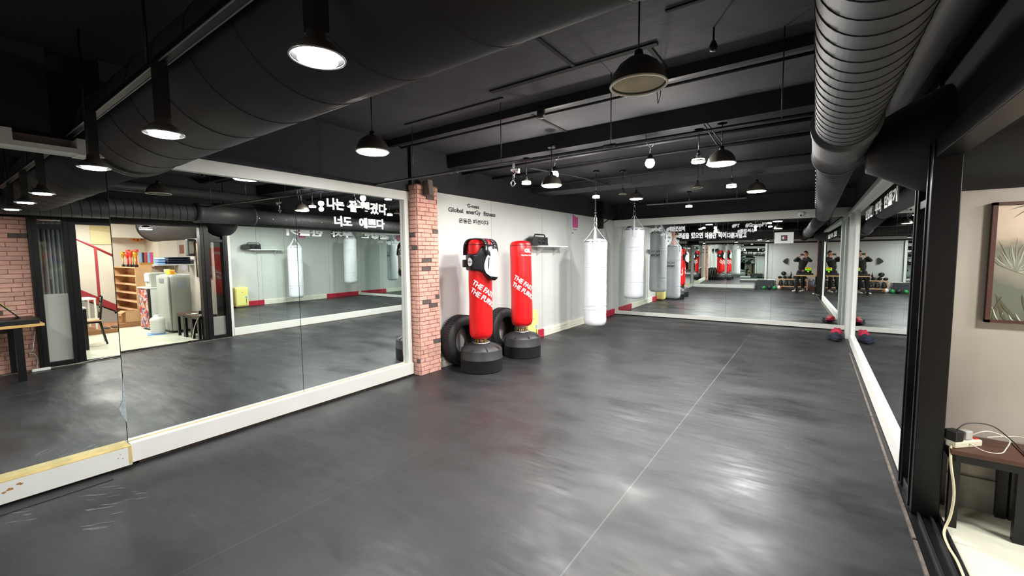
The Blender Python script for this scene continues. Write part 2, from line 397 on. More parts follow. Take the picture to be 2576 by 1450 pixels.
# white board and top fascia below / above the left mirrors
b = BM(); slanted(b, .855, 3.70, -.09, .065, .025, .168)
struct('baseboard_left', b, M['white'])
b = BM(); box(b, -4.3, -4.10, -1.3, .853, .022, .158); struct('baseboard_left_front', b, M['white'])
b = BM(); slanted(b, .862, 3.70, -.08, .0015, .1685, .173); box(b, -4.2, -4.1015, -1.3, .853, .1585, .163)
box(b, -4.105, -4.0985, .835, .8535, .03, .158); struct('trim_9', b, mat('yellowed_edge', '#c3ad72', .6, noise=.2, nscale=9), 'yellowed edge of the white boards')
b = BM(); slanted(b, .9, 3.72, -.09, .045, .0, .025); box(b, -4.3, -4.13, -1.3, .853, 0, .022)
struct('trim_10', b, mat('dark_gap', '#3b2c22', .8, noise=.4, nscale=30), 'dark strip painted in for the shaded gap under the white boards')  # solid dark strip, its colour standing in for shade in the gap
b = BM(); slanted(b, .98, 3.72, -.09, .04, 2.262, 2.372)
slanted(b, 3.635, 3.70, -.05, .045, .168, 2.262)
struct('trim_11', b, M['white'], 'white frame over the left mirrors')
b = BM(); box(b, -4.25, -4.095, -1.3, .78, 2.268, 2.300); box(b, -4.25, -4.095, -.5, .415, 2.30, 2.372)
box(b, -4.3, -4.09, .70, .865, 2.262, 2.368); struct('trim_12', b, M['white'], 'white batten over the nearest mirror')
b = BM(); slanted(b, .862, .98, -.09, .045, 2.262, 2.372); struct('trim_13', b, M['white'])
# flaked paint spots on the near white board
b = BM()
random.seed(3)
for y, z, s in ((.262, .105, .02), (.30, .125, .013), (.235, .095, .012), (.31, .118, .01), (.79, .12, .006), (.775, .095, .006), (.80, .085, .007)):
    n = 9; pts = [(math.cos(2*PI*i/n)*s*random.uniform(.5, 1.1), math.sin(2*PI*i/n)*s*.6*random.uniform(.5, 1.1)) for i in range(n)]
    prism(b, pts, .0006, Matrix.Translation((-4.1, y, z)) @ Matrix(((0, 0, 1, 0), (1, 0, 0, 0), (0, 1, 0, 0), (0, 0, 0, 1))))
struct('trim_14', b, mat('flaked_paint', '#a0703a', .7), 'brown flaked spots on the white board')

b = BM(); box(b, -4.13, -3.975, -1.3, .72, .0003, .004); struct('trim_25', b, mat('dark_floor_band', '#1d1d1f', .5), 'dark band on the mats along the near white board')  # flat band, darker than the mats around it
b = BM(); rnd = random.Random(21)
for (cx, cy, sx, sy, n_) in ((-3.45, .56, .09, .02, 9), (-3.80, .60, .10, .015, 6), (-3.62, .74, .06, .012, 5), (-3.85, .30, .08, .02, 5)):
    for k in range(n_):
        x = cx+rnd.uniform(-.17, .17); y = cy+rnd.uniform(-.09, .09); m_ = 10; L_ = sx*rnd.uniform(.3, .9); W_ = sy*rnd.uniform(.25, .8)
        prism(b, [(L_*math.cos(2*PI*i/m_)*rnd.uniform(.6, 1), W_*math.sin(2*PI*i/m_)*rnd.uniform(.4, 1)) for i in range(m_)], .0004, Matrix.Translation((x, y, .0002)) @ Matrix.Rotation(.9+rnd.uniform(-.2, .2), 4, 'Z'))
struct('trim_26', b, mat('pale_scuffs', '#55565a', .45, noise=.3, nscale=50), 'pale scuff marks on the mats by the nearest mirror')
# brick pillar
def bricks(b, o, u, n, W, Hh, ch=.0545, bw=.155, th=.014, seed=1, dark=()):
    """courses of bricks on a vertical face: origin o, horizontal dir u, normal n"""
    rnd = random.Random(seed); o, u, n = Vector(o), Vector(u), Vector(n); z = 0; k = 0
    while z < Hh-.01:
        h = min(ch, Hh-z)-.004; x = -(bw*.5 if k % 2 else 0)-rnd.uniform(0, .03)
        while x < W-.006:
            w = bw*rnd.uniform(.85, 1.12); a, c = max(0, x), min(W, x+w)-.004
            if c-a > .012:
                t = th*rnd.uniform(.75, 1.25); mi = 0 if rnd.random() < .6 else 1
                if (k, 1 if k % 2 else 0) in dark and a >= (.02 if W < .5 else 0): pass
                if rnd.random() < .035: mi = 2
                p = [o+u*a+Vector((0, 0, z)), o+u*c+Vector((0, 0, z)), o+u*c+Vector((0, 0, z+h)), o+u*a+Vector((0, 0, z+h))]
                q = [pt+n*(t+rnd.uniform(-.003, .003)) for pt in p]
                q[0] += (u+Vector((0, 0, 1)))*.003; q[1] += (-u+Vector((0, 0, 1)))*.003; q[2] -= (u+Vector((0, 0, 1)))*.003; q[3] += (u-Vector((0, 0, 1)))*.003
                V = [b.verts.new(x_) for x_ in p+q]
                for f in ((4, 5, 6, 7), (0, 1, 5, 4), (1, 2, 6, 5), (2, 3, 7, 6), (3, 0, 4, 7)):
                    b.faces.new([V[i] for i in f]).material_index = mi
            x += w
        z += ch; k += 1
b = BM(); box(b, -4.6, -4.125, 3.738, 4.10, 0, 2.465, 3)
bricks(b, (-4.125, 3.738, 0), (0, 1, 0), (1, 0, 0), .362, 2.465, seed=5)
bricks(b, (-4.50, 3.738, 0), (1, 0, 0), (0, -1, 0), .375, 2.465, seed=8)
bricks(b, (-4.30, 4.10, 0), (1, 0, 0), (0, 1, 0), .175, 2.465, seed=9)
o = obj('brick_pillar', b, [M['brick'], M['brick2'], M['brick_dark'], M['mortar']])
tag(o, 'salmon brick pillar with a few dark bricks beside the lettered grey wall', 'pillar')
# brick wall by the desk (right side)
b = BM(); box(b, .615, .80, -1.6, 1.0, 0, 2.15, 3)
bricks(b, (.615, 1.0, 0), (0, -1, 0), (-1, 0, 0), 2.5, 2.15, bw=.21, ch=.062, seed=15)
struct('wall_right_brick', b, [M['brick'], M['brick2'], M['brick_dark'], M['mortar']])

# split stone skirting
def skirting(name, y0, y1, m, seed):
    b = BM(); rnd = random.Random(seed)
    for row in range(3):
        y = y0
        while y < y1-.01:
            w = min(rnd.uniform(.22, .4), y1-y)
            box(b, -4.2, -4.168+rnd.uniform(-.006, .004), y, y+w-.003, row*.05, row*.05+.047, bev=.004); y += w
    struct(name, b, m)
skirting('baseboard_1', 4.12, 5.4, M['stone_white'], 1)
skirting('baseboard_2', 5.4, 6.92, M['stone_red'], 2)
skirting('baseboard_3', 6.92, 9.11, M['stone_white'], 3)
skirting('baseboard_4', 9.11, 10.5, M['stone_red'], 4)

# far wall
b = BM(); pts = [(-4.2, yF(-4.2)+.02), (.9, yF(.9)+.02), (.9, 11.2), (-4.2, 11.2)]
prism(b, pts, 2.42, Matrix.Translation((0, 0, 0))); struct('wall_far', b, M['wall_grey'])
b = BM(); box(b, -4.3, .9, 10.66, 11.2, 2.42, ZC); struct('wall_far_upper', b, M['black_wall'])
def farbox(b, xa, xb, d0, d1, z0, z1):
    pts = [(xa, yF(xa)-d0), (xb, yF(xb)-d0), (xb, yF(xb)-d1), (xa, yF(xa)-d1)]
    prism(b, pts[::-1], z1-z0, Matrix.Translation((0, 0, z0)))
b = BM(); farbox(b, -4.2, .54, -.02, .045, .02, .10); struct('baseboard_far', b, M['white'])
b = BM(); farbox(b, -4.2, .54, -.02, .035, 0, .02); struct('trim_15', b, M['groove'])
b = BM(); farbox(b, -4.2, .54, -.02, .05, 2.255, 2.42); struct('trim_16', b, M['white'], 'white fascia over the far mirrors')
b = BM(); farbox(b, -4.2, -4.1, -.02, .03, .10, 2.255); struct('trim_17', b, M['wall_grey'])
# right side: white column at the far corner, mirror wall behind, frame
b = BM(); box(b, .545, .95, 9.06, 10.9, 0, 2.27); box(b, .50, .56, 9.55, 9.75, 0, 2.27); box(b, .52, .56, 10.1, 10.25, 0, 2.27)
struct('wall_right_far', b, M['wall_grey'])
b = BM(); box(b, .60, .95, 3.78, 9.06, 0, 2.30); struct('wall_right', b, M['wall_grey'])
b = BM(); box(b, .62, .80, 1.0, 3.78, 2.18, ZC); box(b, .60, .80, 3.78, 10.9, 2.30, ZC); box(b, .66, .80, -1.6, 1.0, 2.15, ZC)
struct('wall_right_upper', b, mat('flat_black_paint', '#111114', .8, noise=.1, nscale=3))
b = BM(); box(b, .535, .61, 3.82, 9.03, .012, .155); struct('baseboard_right', b, M['white'])
b = BM(); box(b, .545, .61, 3.775, 3.825, .01, 2.24); box(b, .545, .61, 9.0, 9.06, .01, 2.24); box(b, .50, .61, 3.775, 10.6, 2.24, 2.30)
struct('trim_18', b, M['white'], 'white frame of the right mirrors')
# back wall
b = BM(); box(b, -1.24, .8, -1.65, -1.5, 0, 2.06); struct('wall_back', b, M['wall_grey'])
b = BM(); box(b, -4.6, -1.24, -1.65, -1.42, 0, 2.06); struct('wall_back_left', b, M['wall_grey'])
b = BM(); box(b, -4.6, .8, -1.65, -1.52, 2.06, ZC); struct('wall_back_upper', b, M['black_wall'])
b = BM(); box(b, -3.9, .6, -1.51, -1.44, 2.13, 2.24); struct('trim_19', b, M['white'], 'white beam under the black back wall')
b = BM(); box(b, -1.32, -1.24, -1.5, -1.36, 0, 2.06); struct('trim_20', b, M['white'], 'white post at the end of the back mirrors')
b = BM(); box(b, -4.1, -1.32, -1.45, -1.34, .0, .15); struct('baseboard_back', b, M['white'])

# ------------------------------------------------------------------ mirrors: every panel a thing
def mirror_panel(p0, p1, z0, z1, nrm, lean, label, group, th=.006, yaw=0.):
    """p0,p1 xy ends of the glass line, nrm xy towards the room"""
    p0, p1, nr = Vector(p0).to_3d(), Vector(p1).to_3d(), Vector(nrm).to_3d().normalized()
    if yaw:
        c = (p0+p1)/2; rm = Matrix.Rotation(yaw, 3, 'Z'); p0 = c+rm@(p0-c); p1 = c+rm@(p1-c)
    b = BM(); V = []
    for d in (0, -th):
        for p in (p0, p1):
            for z in (z0, z1): V.append(b.verts.new(p+nr*(d+lean*(z-1.3))+Vector((0, 0, z))))
    f = b.faces.new((V[0], V[2], V[3], V[1])); f.material_index = 0
    for q in ((4, 5, 7, 6), (0, 1, 5, 4), (2, 6, 7, 3), (0, 4, 6, 2), (1, 3, 7, 5)): b.faces.new([V[i] for i in q]).material_index = 1
    return tag(obj('wall_mirror', b, [M['mirror'], M['mirror_edge']]), label, 'mirror', group)
g = 'mirror panels of the left wall'
mirror_panel((xL(.857), .857), (xL(2.243), 2.243), .172, 2.262, (1, .0303), .00413, 'large mirror panel left of the lettered one, showing the lobby and yellow dehumidifier', g)
mirror_panel((xL(2.249), 2.249), (xL(3.632), 3.632), .172, 2.262, (1, .0303), .00413, 'large mirror panel with white Korean lettering next to the brick pillar', g)
mirror_panel((-4.175, -1.3), (-4.1845, .85), .16, 2.268, (1, .01), 0, 'nearest mirror panel at the left edge, standing slightly forward above worn white board', g)
g = 'mirror panels of the far wall'
xs = [-4.1, -3.35, -2.48, -1.59, -.72, .52]
lb = ['far wall mirror panel in the grey corner, furthest left', 'far wall mirror panel behind the right hanging bag, under the first hashtags',
      'far wall mirror panel between the hashtag words and the long sentence middle', 'far wall mirror panel under the PT and GroupPT lettering',
      'far wall mirror panel at the right end, showing the photographer']
for i in range(5):
    mirror_panel((xs[i]+.002, yF(xs[i])), (xs[i+1]-.002, yF(xs[i+1])), .10, 2.255, (.0211, -1), -.0032, lb[i], g, yaw=(0, 0, .0098, 0, 0)[i])
g = 'mirror panels of the right wall'
ys = [3.826, 4.32, 4.89, 6.08, 7.5, 9.0]
lb = ['right wall mirror panel next to the black post, nearest', 'narrow right wall mirror panel just beyond the nearest one',
      'right wall mirror panel with the last letters of the slogan', 'right wall mirror panel with the middle of the slogan', 'right wall mirror panel at the white corner column, furthest']
for i in range(5):
    mirror_panel((.568, ys[i]+.002), (.568+.0039*(ys[i+1]-ys[i])*0, ys[i+1]-.002), .155, 2.24, (-1, .0039), .001, lb[i], g)
g = 'mirror panels of the back wall'
for i, (xa, xb, yw) in enumerate(((-4.1, -3.2, .0), (-3.2, -2.3, .012), (-2.3, -1.33, -.02))):
    mirror_panel((xa+.002, -1.36), (xb-.002, -1.36), .15, 2.05, (0, 1), .006 if i < 2 else -.01,
                 ['back wall mirror panel beside the left wall, seen only in reflection', 'back wall mirror panel in the middle, seen only in reflection', 'back wall mirror panel beside the white post, seen only in reflection'][i], g, yaw=yw)

# ------------------------------------------------------------------ lobby shell
b = BM(); box(b, .68, 1.75, 3.60, 3.75, .10, 2.5); struct('wall_lobby', b, M['lobby_wall2'])
b = BM(); box(b, .68, 1.75, 3.575, 3.75, 0, .20); struct('baseboard_lobby', b, M['grout'])
b = BM(); box(b, 1.75, 6.0, 4.6, 4.7, 0, 2.5); box(b, 1.75, 1.85, 3.75, 4.6, 0, 2.5); struct('wall_lobby_back', b, M['lobby_wall2'])
b = BM(); box(b, 5.85, 6.0, .2, 4.7, 0, 2.5); box(b, .8, 6.0, .05, .2, 0, 2.5); struct('wall_lobby_stairs', b, M['lobby_wall'])
b = BM(); box(b, 3.62, 5.85, 1.2, 4.6, 0, .10, bev=.01); struct('trim_21', b, M['wood_step'], 'brown wooden step of the lobby')
b = BM(); box(b, 5.0, 5.85, 4.2, 4.6, 1.3, 2.5); box(b, 5.2, 5.85, 3.3, 4.2, 2.0, 2.5); struct('trim_22', b, M['lobby_wall'])

# black frames of the opening
def frame_thing(name, y0, y1, posts, rails, panes, label, cat):
    t = thing(name, label, cat, (.58, (y0+y1)/2, 0)); cy = (y0+y1)/2
    for a, c in posts:
        b = BM(); box(b, -.06, .06, a-cy, c-cy, .006, 2.17, bev=.004); box(b, -.068, -.06, (a+c)/2-cy-.012, (a+c)/2-cy+.012, .02, 2.16); obj('frame_post', b, M['black_metal'], t)
    for a, c, z0, z1 in rails:
        b = BM(); box(b, -.05, .05, a-cy, c-cy, z0, z1, bev=.003); obj('frame_rail', b, M['black_metal'], t)
    for a, c, z0, z1, m, nm in panes:
        b = BM(); box(b, -.004, .004, a-cy, c-cy, z0, z1); obj(nm, b, m, t)
    return t
frame_thing('glass_partition', 3.32, 3.77, ((3.69, 3.77), (3.32, 3.46)), ((3.46, 3.69, .006, .07), (3.46, 3.69, 1.81, 1.86), (3.46, 3.69, 2.10, 2.17)),
            ((3.46, 3.69, .07, .42, M['frost_dark'], 'frosted_band'), (3.46, 3.69, .42, 1.81, M['glass'], 'glass_pane'), (3.46, 3.69, 1.86, 2.10, M['black_metal'], 'top_panel')),
            'black framed narrow glass panel between the right mirrors and the lobby opening', 'partition')
frame_thing('glass_partition', 1.0, 1.47, ((1.34, 1.47), (1.0, 1.09)), ((1.09, 1.34, .006, .08), (1.09, 1.34, 1.99, 2.06), (1.09, 1.34, 2.13, 2.17)),
            ((1.09, 1.34, .08, 1.06, M['frost'], 'frosted_band'), (1.09, 1.34, 1.06, 1.99, M['glass'], 'glass_pane'), (1.09, 1.34, 2.06, 2.13, M['glass'], 'glass_pane')),
            'black framed panel with frosted lower half beside the brick wall', 'partition')
b = BM(); box(b, .53, .64, 1.47, 3.32, 2.07, 2.18, bev=.004); struct('trim_23', b, M['black_metal'], 'black header of the lobby opening')

# ================================================================== DUCTS
t = thing('ventilation_duct', 'thick black round duct crossing above the left mirrors, nearest the camera', 'duct', (-2.0, 1.03, 2.49))
b = BM(); cyl(b, (-2.19, 0, 0), (1.96, 0, 0), .30, n=64, caps=True)
obj('duct_body', b, M['duct_black'], t)
b = BM()
tube(b, [(-2.1+.42*i/40, .3005*math.cos(2*PI*i/40), .3005*math.sin(2*PI*i/40)) for i in range(40*9)], .003, 4)
obj('joint_spiral', b, M['duct_black'], t)
b = BM(); cyl(b, (-2.19, 0, 0), (-2.13, 0, 0), .312, n=64); obj('wall_collar', b, M['duct'], t)
t = thing('ventilation_duct', 'long grey spiral duct running along the right side to the far mirrors', 'duct', (.12, 4.5, 2.29))
rd = .145
b = BM(); cyl(b, (0, -5.8, 0), (0, -1.35, 0), rd, n=48)
n = 0
obj('duct_body', b, M['duct'], t)
b = BM(); tube(b, [(rd*math.cos(2*PI*i/36), -5.7+.10*i/36, rd*math.sin(2*PI*i/36)) for i in range(36*43)], .0035, 4); obj('spiral_seam', b, M['groove'], t)
b = BM(); lathe(b, [(0, -1.40), (rd+.022, -1.40), (rd+.022, -1.30), (rd+.016, -1.30), (rd+.016, -.47), (rd+.022, -.47), (rd+.022, -.44), (0, -.44)], 48, axis='Y'); obj('duct_collar', b, M['duct'], t)
b = BM(); cyl(b, (0, -.45, 0), (0, 5.98, 0), rd-.012, n=48)
y = -.3
obj('duct_body', b, M['duct'], t)
b = BM(); tube(b, [((rd-.012)*math.cos(2*PI*i/30), -.42+.13*i/30, (rd-.012)*math.sin(2*PI*i/30)) for i in range(30*49)], .002, 4); obj('spiral_seam', b, M['duct_black'], t)
for i in range(17):
    b = BM(); cyl(b, (-rd+.02, -.40+i*.26, -.03), (-rd+.005, -.40+i*.26, -.03), .008, n=10); obj('vent_hole', b, M['steel'], t)
t = thing('ventilation_duct', 'thick black branch duct passing over the glass panel into the lobby', 'duct', (1.9, 3.70, 2.22))
b = BM(); lathe(b, [(0, -1.64), (.15, -1.64), (.19, -1.56), (.27, -1.42), (.325, -1.30), (.335, -1.22), (.335, 1.7), (0, 1.7)], 64, axis='X'); obj('duct_body', b, M['duct_dark'], t)
for xa in (1.66,):
    b = BM(); cyl(b, (xa, 0, 0), (xa+.06, 0, 0), .345, n=64); obj('duct_collar', b, M['duct_dark'], t)
for i in range(10):
    y = -.9+i*.26; b = BM(); lathe(b, [(0, -.337), (.020, -.337), (.014, -.300), (0, -.300)], 12, c=(y, 0, -.03), axis='Y'); obj('vent_clip', b, M['steel'], t)

t = thing('ventilation_duct', 'thin dark duct tucked beside the long grey spiral duct at the upper right', 'duct', (.505, 1.0, 2.66))
b = BM(); cyl(b, (0, -2.3, 0), (0, 3.6, 0), .085, n=32); obj('duct_body', b, M['duct'], t)
b = BM(); cyl(b, (0, 3.6, 0), (0, 3.66, 0), .095, n=32); obj('duct_collar', b, M['duct_black'], t)
# ================================================================== PENDANT LAMPS
gt = 'small lamps on the track near the camera'
# track
t = thing('lamp_track', 'black lamp track with two pale edges over the nearest mirror', 'track', (-2.2, .68, 2.40))
b = BM(); box(b, -1.97, 1.6, -.018, .018, -.012, .018); obj('track_rail', b, M['black_metal'], t)
b = BM(); box(b, -1.97, 1.6, -.02, -.015, -.015, -.011); box(b, -1.97, 1.6, .015, .02, -.015, -.011); obj('track_edge', b, mat('track_edge_metal', '#77777c', .4, .3), t)
for x in (-1.5, -.3, 1.0):
    b = BM(); cyl(b, (x, 0, .018), (x, 0, .55), .006, n=8); obj('hanger_rod', b, M['black_metal'], t)
def track_lamp(loc, r, label, power):
    t = thing('track_lamp', label, 'lamp', loc, 0, gt)
    b = BM(); lathe(b, [(r, 0), (r*.98, r*.10), (r*.72, r*.42), (r*.42, r*.60), (r*.38, r*.95), (0, r*.98)], 36); lathe(b, [(r*.96, .003), (r*.7, r*.38), (0, r*.5)], 30); shd = obj('lamp_shade', b, M['shade'], t)
    b = BM(); tube(b, [(r*math.cos(2*PI*i/36), r*math.sin(2*PI*i/36), 0) for i in range(36)], .003, 6, closed=True); obj('shade_rim', b, M['steel'], shd)
    b = BM(); lathe(b, [(0, -.003), (r*.7, -.001), (r*.78, .008), (0, .012)], 28); obj('lamp_diffuser', b, M['bulb'], t)
    b = BM(); box(b, -.028, .028, -.022, .022, r*.9, 2.385-loc[2]); obj('track_adapter', b, M['black_plastic'], t)
    add_light(t, -.008, r*.72, power, (.97, .98, 1.0))
    return t
track_lamp((-1.16, .70, 2.11), .073, 'brightest small lamp on the near track, hanging nearest the camera', 9)
track_lamp((-2.32, .67, 2.09), .073, 'middle small lamp on the near track, in front of the thick black duct', 8)
track_lamp((-3.38, .64, 2.075), .073, 'small lamp on the near track closest to the nearest mirror', 8)
gd = 'wide dome pendant lamps'
P_L = 32
shade_lamp('pendant_lamp', (-.80, 2.31, 2.45), .145, 'large unlit dome pendant lamp with pale rim under the grey ceiling', ZC, 0, False, gd)
shade_lamp('pendant_lamp', (-3.12, 2.35, 2.45), .135, 'lit dome pendant lamp in front of the lettered mirror, above its white fascia', ZC, P_L, True, gd)
shade_lamp('pendant_lamp', (-2.49, 4.31, 2.35), .115, 'lit dome pendant lamp directly under the left bright spotlight', ZC-.15, P_L, True, gd)
shade_lamp('pendant_lamp', (-.75, 4.50, 2.40), .125, 'widest lit dome pendant lamp on the right, right of the right bright spotlight', 2.8, P_L, True, gd)
shade_lamp('pendant_lamp', (-.72, 7.18, 2.45), .125, 'lit dome pendant lamp nearest the grey spiral duct, right of a small lamp', 2.8, P_L*1.25, True, gd)
shade_lamp('pendant_lamp', (-2.42, 6.95, 2.46), .105, 'lit dome pendant lamp over the chain of the right hanging bag', 2.8, P_L*1.25, True, gd)
gs = 'small cone pendant lamps'
PS = 13
shade_lamp('pendant_lamp', (-3.0, 4.56, 2.46), .06, 'small lit lamp left of the left bright spotlight', 2.8, PS, True, gs, 'cone')
shade_lamp('pendant_lamp', (-.97, 4.57, 2.46), .065, 'small lit lamp between the right spotlight and the widest dome lamp', 2.8, PS, True, gs, 'cone')
shade_lamp('pendant_lamp', (-.944, 6.45, 2.45), .065, 'small lit lamp left of the dome lamp nearest the spiral duct', 2.8, PS*1.5, True, gs, 'cone')
shade_lamp('pendant_lamp', (-2.70, 6.0, 2.41), .055, 'small lit lamp above the chain of the left hanging bag', 2.8, PS, True, gs, 'cone')
shade_lamp('pendant_lamp', (-2.10, 9.15, 2.50), .066, 'small lit lamp hanging nearest the far mirrors below the pale pipe', 2.8, PS*1.8, True, gs, 'cone')
shade_lamp('pendant_lamp', (-2.38, 6.24, 2.45), .055, 'small unlit lamp between the two hanging bag chains', 2.8, 0, False, gs, 'cone')
shade_lamp('pendant_lamp', (-1.34, 6.30, 2.45), .065, 'small unlit lamp under the pale ceiling beam', 2.8, 0, False, gs, 'cone')
shade_lamp('pendant_lamp', (-1.3, 8.3, 2.47), .125, 'lit dome pendant lamp hidden behind others near the far wall', 2.8, 18, True, gd) if False else None
# wall seen lamp behind the camera
shade_lamp('pendant_lamp', (-1.5, -.35, 2.2), .09, 'lit dome lamp behind the camera, visible in the far mirrors', ZC, 22, True, gd)

def spotlight(loc, label, ztop):
    t = thing('spotlight', label, 'lamp', loc, 0, 'bright bare floodlights')
    b = BM(); lathe(b, [(0, -.045), (.025, -.038), (.043, -.015), (.047, .01), (.035, .04), (0, .045)], 24); obj('bulb', b, M['bulb_far'], t)
    b = BM(); lathe(b, [(.03, .042), (.026, .085), (.012, .10), (0, .10)], 20); obj('lamp_socket', b, M['black_metal'], t)
    b = BM(); tube(b, [(0, 0, .095), (.005, 0, .16), (-.03, 0, .20), (-.05, 0, ztop-loc[2])], .005, 6); tube(b, [(0, 0, .16), (.05, 0, .19), (.06, 0, .22)], .004, 6); obj('support_bracket', b, M['steel'], t)
    ld = bpy.data.lights.new('lamp_light', 'POINT'); ld.energy = 26; ld.shadow_soft_size = .04; ld.color = (1, .94, .86)
    o = bpy.data.objects.new('lamp_light', ld); COL.objects.link(o); o.parent = t; o.location = (0, 0, -.095)
spotlight((-2.53, 4.45, 2.49), 'left bright spotlight just above a lit dome lamp', 2.8)
spotlight((-1.41, 4.45, 2.476), 'right bright spotlight hanging alone from a two-armed bracket', 2.8)

# tube fixtures
b = BM(); cyl(b, (-2.85, 8.83, 2.56), (-1.05, 8.92, 2.56), .013, n=12)
for x in (-2.45, -1.2): cyl(b, (x, 8.85, 2.56), (x, 8.85, 2.8), .004, n=6)
tag(obj('hanging_pipe', b, mat('pale_pipe', '#85868c', .45)), 'thin pale pipe hung level in front of the far wall', 'pipe')
b = BM(); tube(b, [(-3.3, 5.1, 2.77), (-3.0, 5.9, 2.74), (-2.72, 6.6, 2.66)], .01, 8)
tag(obj('conduit', b, M['duct']), 'thin grey conduit slanting from the left spotlight to the pale beam', 'pipe')
b = BM(); tube(b, [(-.86, 4.35, 2.76), (-.74, 4.45, 2.58)], .006, 6); tube(b, [(-.89, 4.38, 2.76), (-.78, 4.47, 2.57)], .006, 6)
tag(obj('conduit', b, M['duct']), 'double stay rod slanting down to the widest dome lamp', 'pipe')

# clamp hook on the steel pipe
t = thing('hanging_clamp', 'empty chrome clamp with swivel ring hanging from the steel pipe', 'clamp', (-2.255, 3.216, 2.30))
b = BM(); box(b, -.008, .008, -.006, .006, .03, .10); box(b, -.02, .06, -.02, .02, .01, .034, bev=.004); box(b, .04, .06, -.015, .015, -.01, .012); obj('clamp_body', b, M['chrome'], t)
b = BM(); tube(b, [(.012, 0, .01), (.004, 0, -.02), (-.004, 0, -.07)], .009, 8); obj('swivel', b, M['chrome'], t)
b = BM(); tube(b, [(-.005+.022*math.sin(2*PI*i/20), 0, -.095+.024*math.cos(2*PI*i/20)) for i in range(20)], .005, 8, closed=True); obj('ring', b, M['chrome'], t)
# plug-in ceiling speaker and sensors under the slab
t = thing('ceiling_socket', 'small black ribbed lantern-shaped fitting on the first ceiling beam', 'fitting', (-2.05, 3.36, 2.83))
b = BM(); lathe(b, [(0, -.05), (.03, -.05), (.037, -.02), (.037, .03), (.03, .05), (0, .05)], 20); obj('body', b, M['black_plastic'], t)
b = BM(); tube(b, [(-.012, 0, .05), (-.012, 0, .08), (.012, 0, .08), (.012, 0, .05)], .004, 6); obj('handle', b, M['black_metal'], t)
b = BM(); cyl(b, (-.56, 2.98, 2.85), (-.56, 2.98, ZC), .006, n=8); lathe(b, [(0, -.03), (.02, -.03), (.024, 0), (.012, .03), (0, .03)], 14, c=(-.56, 2.98, 2.84))
tag(obj('ceiling_hook', b, M['black_metal']), 'thin black rod with a small cap below the ceiling, right of the unlit dome lamp', 'hook')
b = BM()
tube(b, [(-1.02, 3.40, 2.87), (-1.03, 3.40, 2.78), (-1.022, 3.40, 2.70)], .003, 5); tube(b, [(-1.0, 3.40, 2.87), (-1.005, 3.40, 2.76), (-1.022, 3.40, 2.70)], .003, 5)
tag(obj('hanging_wire', b, M['black_plastic']), 'loose thin black wire dangling from the first ceiling beam', 'wire')
# pillar speaker
t = thing('wall_speaker', 'small grey box speaker mounted at the top of the brick pillar', 'speaker', (-4.06, 3.89, 2.42))
b = BM(); box(b, -.05, .055, -.05, .04, -.10, .10, bev=.015); obj('speaker_body', b, mat('dusty_grey', '#6e625b', .7), t, rot=(0, R(-8), 0))
b = BM(); box(b, -.03, .0, .04, .08, -.02, .06); obj('bracket', b, M['black_metal'], t)
# dome camera
t = thing('security_camera', 'small white dome camera on the far white fascia', 'camera', (-.25, 10.47, 2.34))
b = BM(); lathe(b, [(0, .03), (.055, .03), (.058, 0), (.05, -.02), (0, -.022)], 28); obj('camera_base', b, M['white_plastic'], t)
b = BM(); lathe(b, [(.044, -.018), (.04, -.04), (.022, -.058), (0, -.062)], 24); obj('camera_dome', b, M['white_plastic'], t)
b = BM(); cyl(b, (0, -.03, -.035), (0, -.048, -.045), .016, n=16); obj('camera_lens', b, M['black_plastic'], t)
# corner post bracket
t = thing('corner_bracket', 'black steel bracket in the far left corner with a slanting brace', 'bracket', (-4.13, 9.45, 2.5))
b = BM(); box(b, -.05, .05, -.05, .05, -.34, .295); obj('upright', b, M['black_metal'], t)
b = BM(); tube(b, [(.03, .05, -.22), (.35, .9, .27)], .012, 6); obj('brace', b, M['beam'], t)

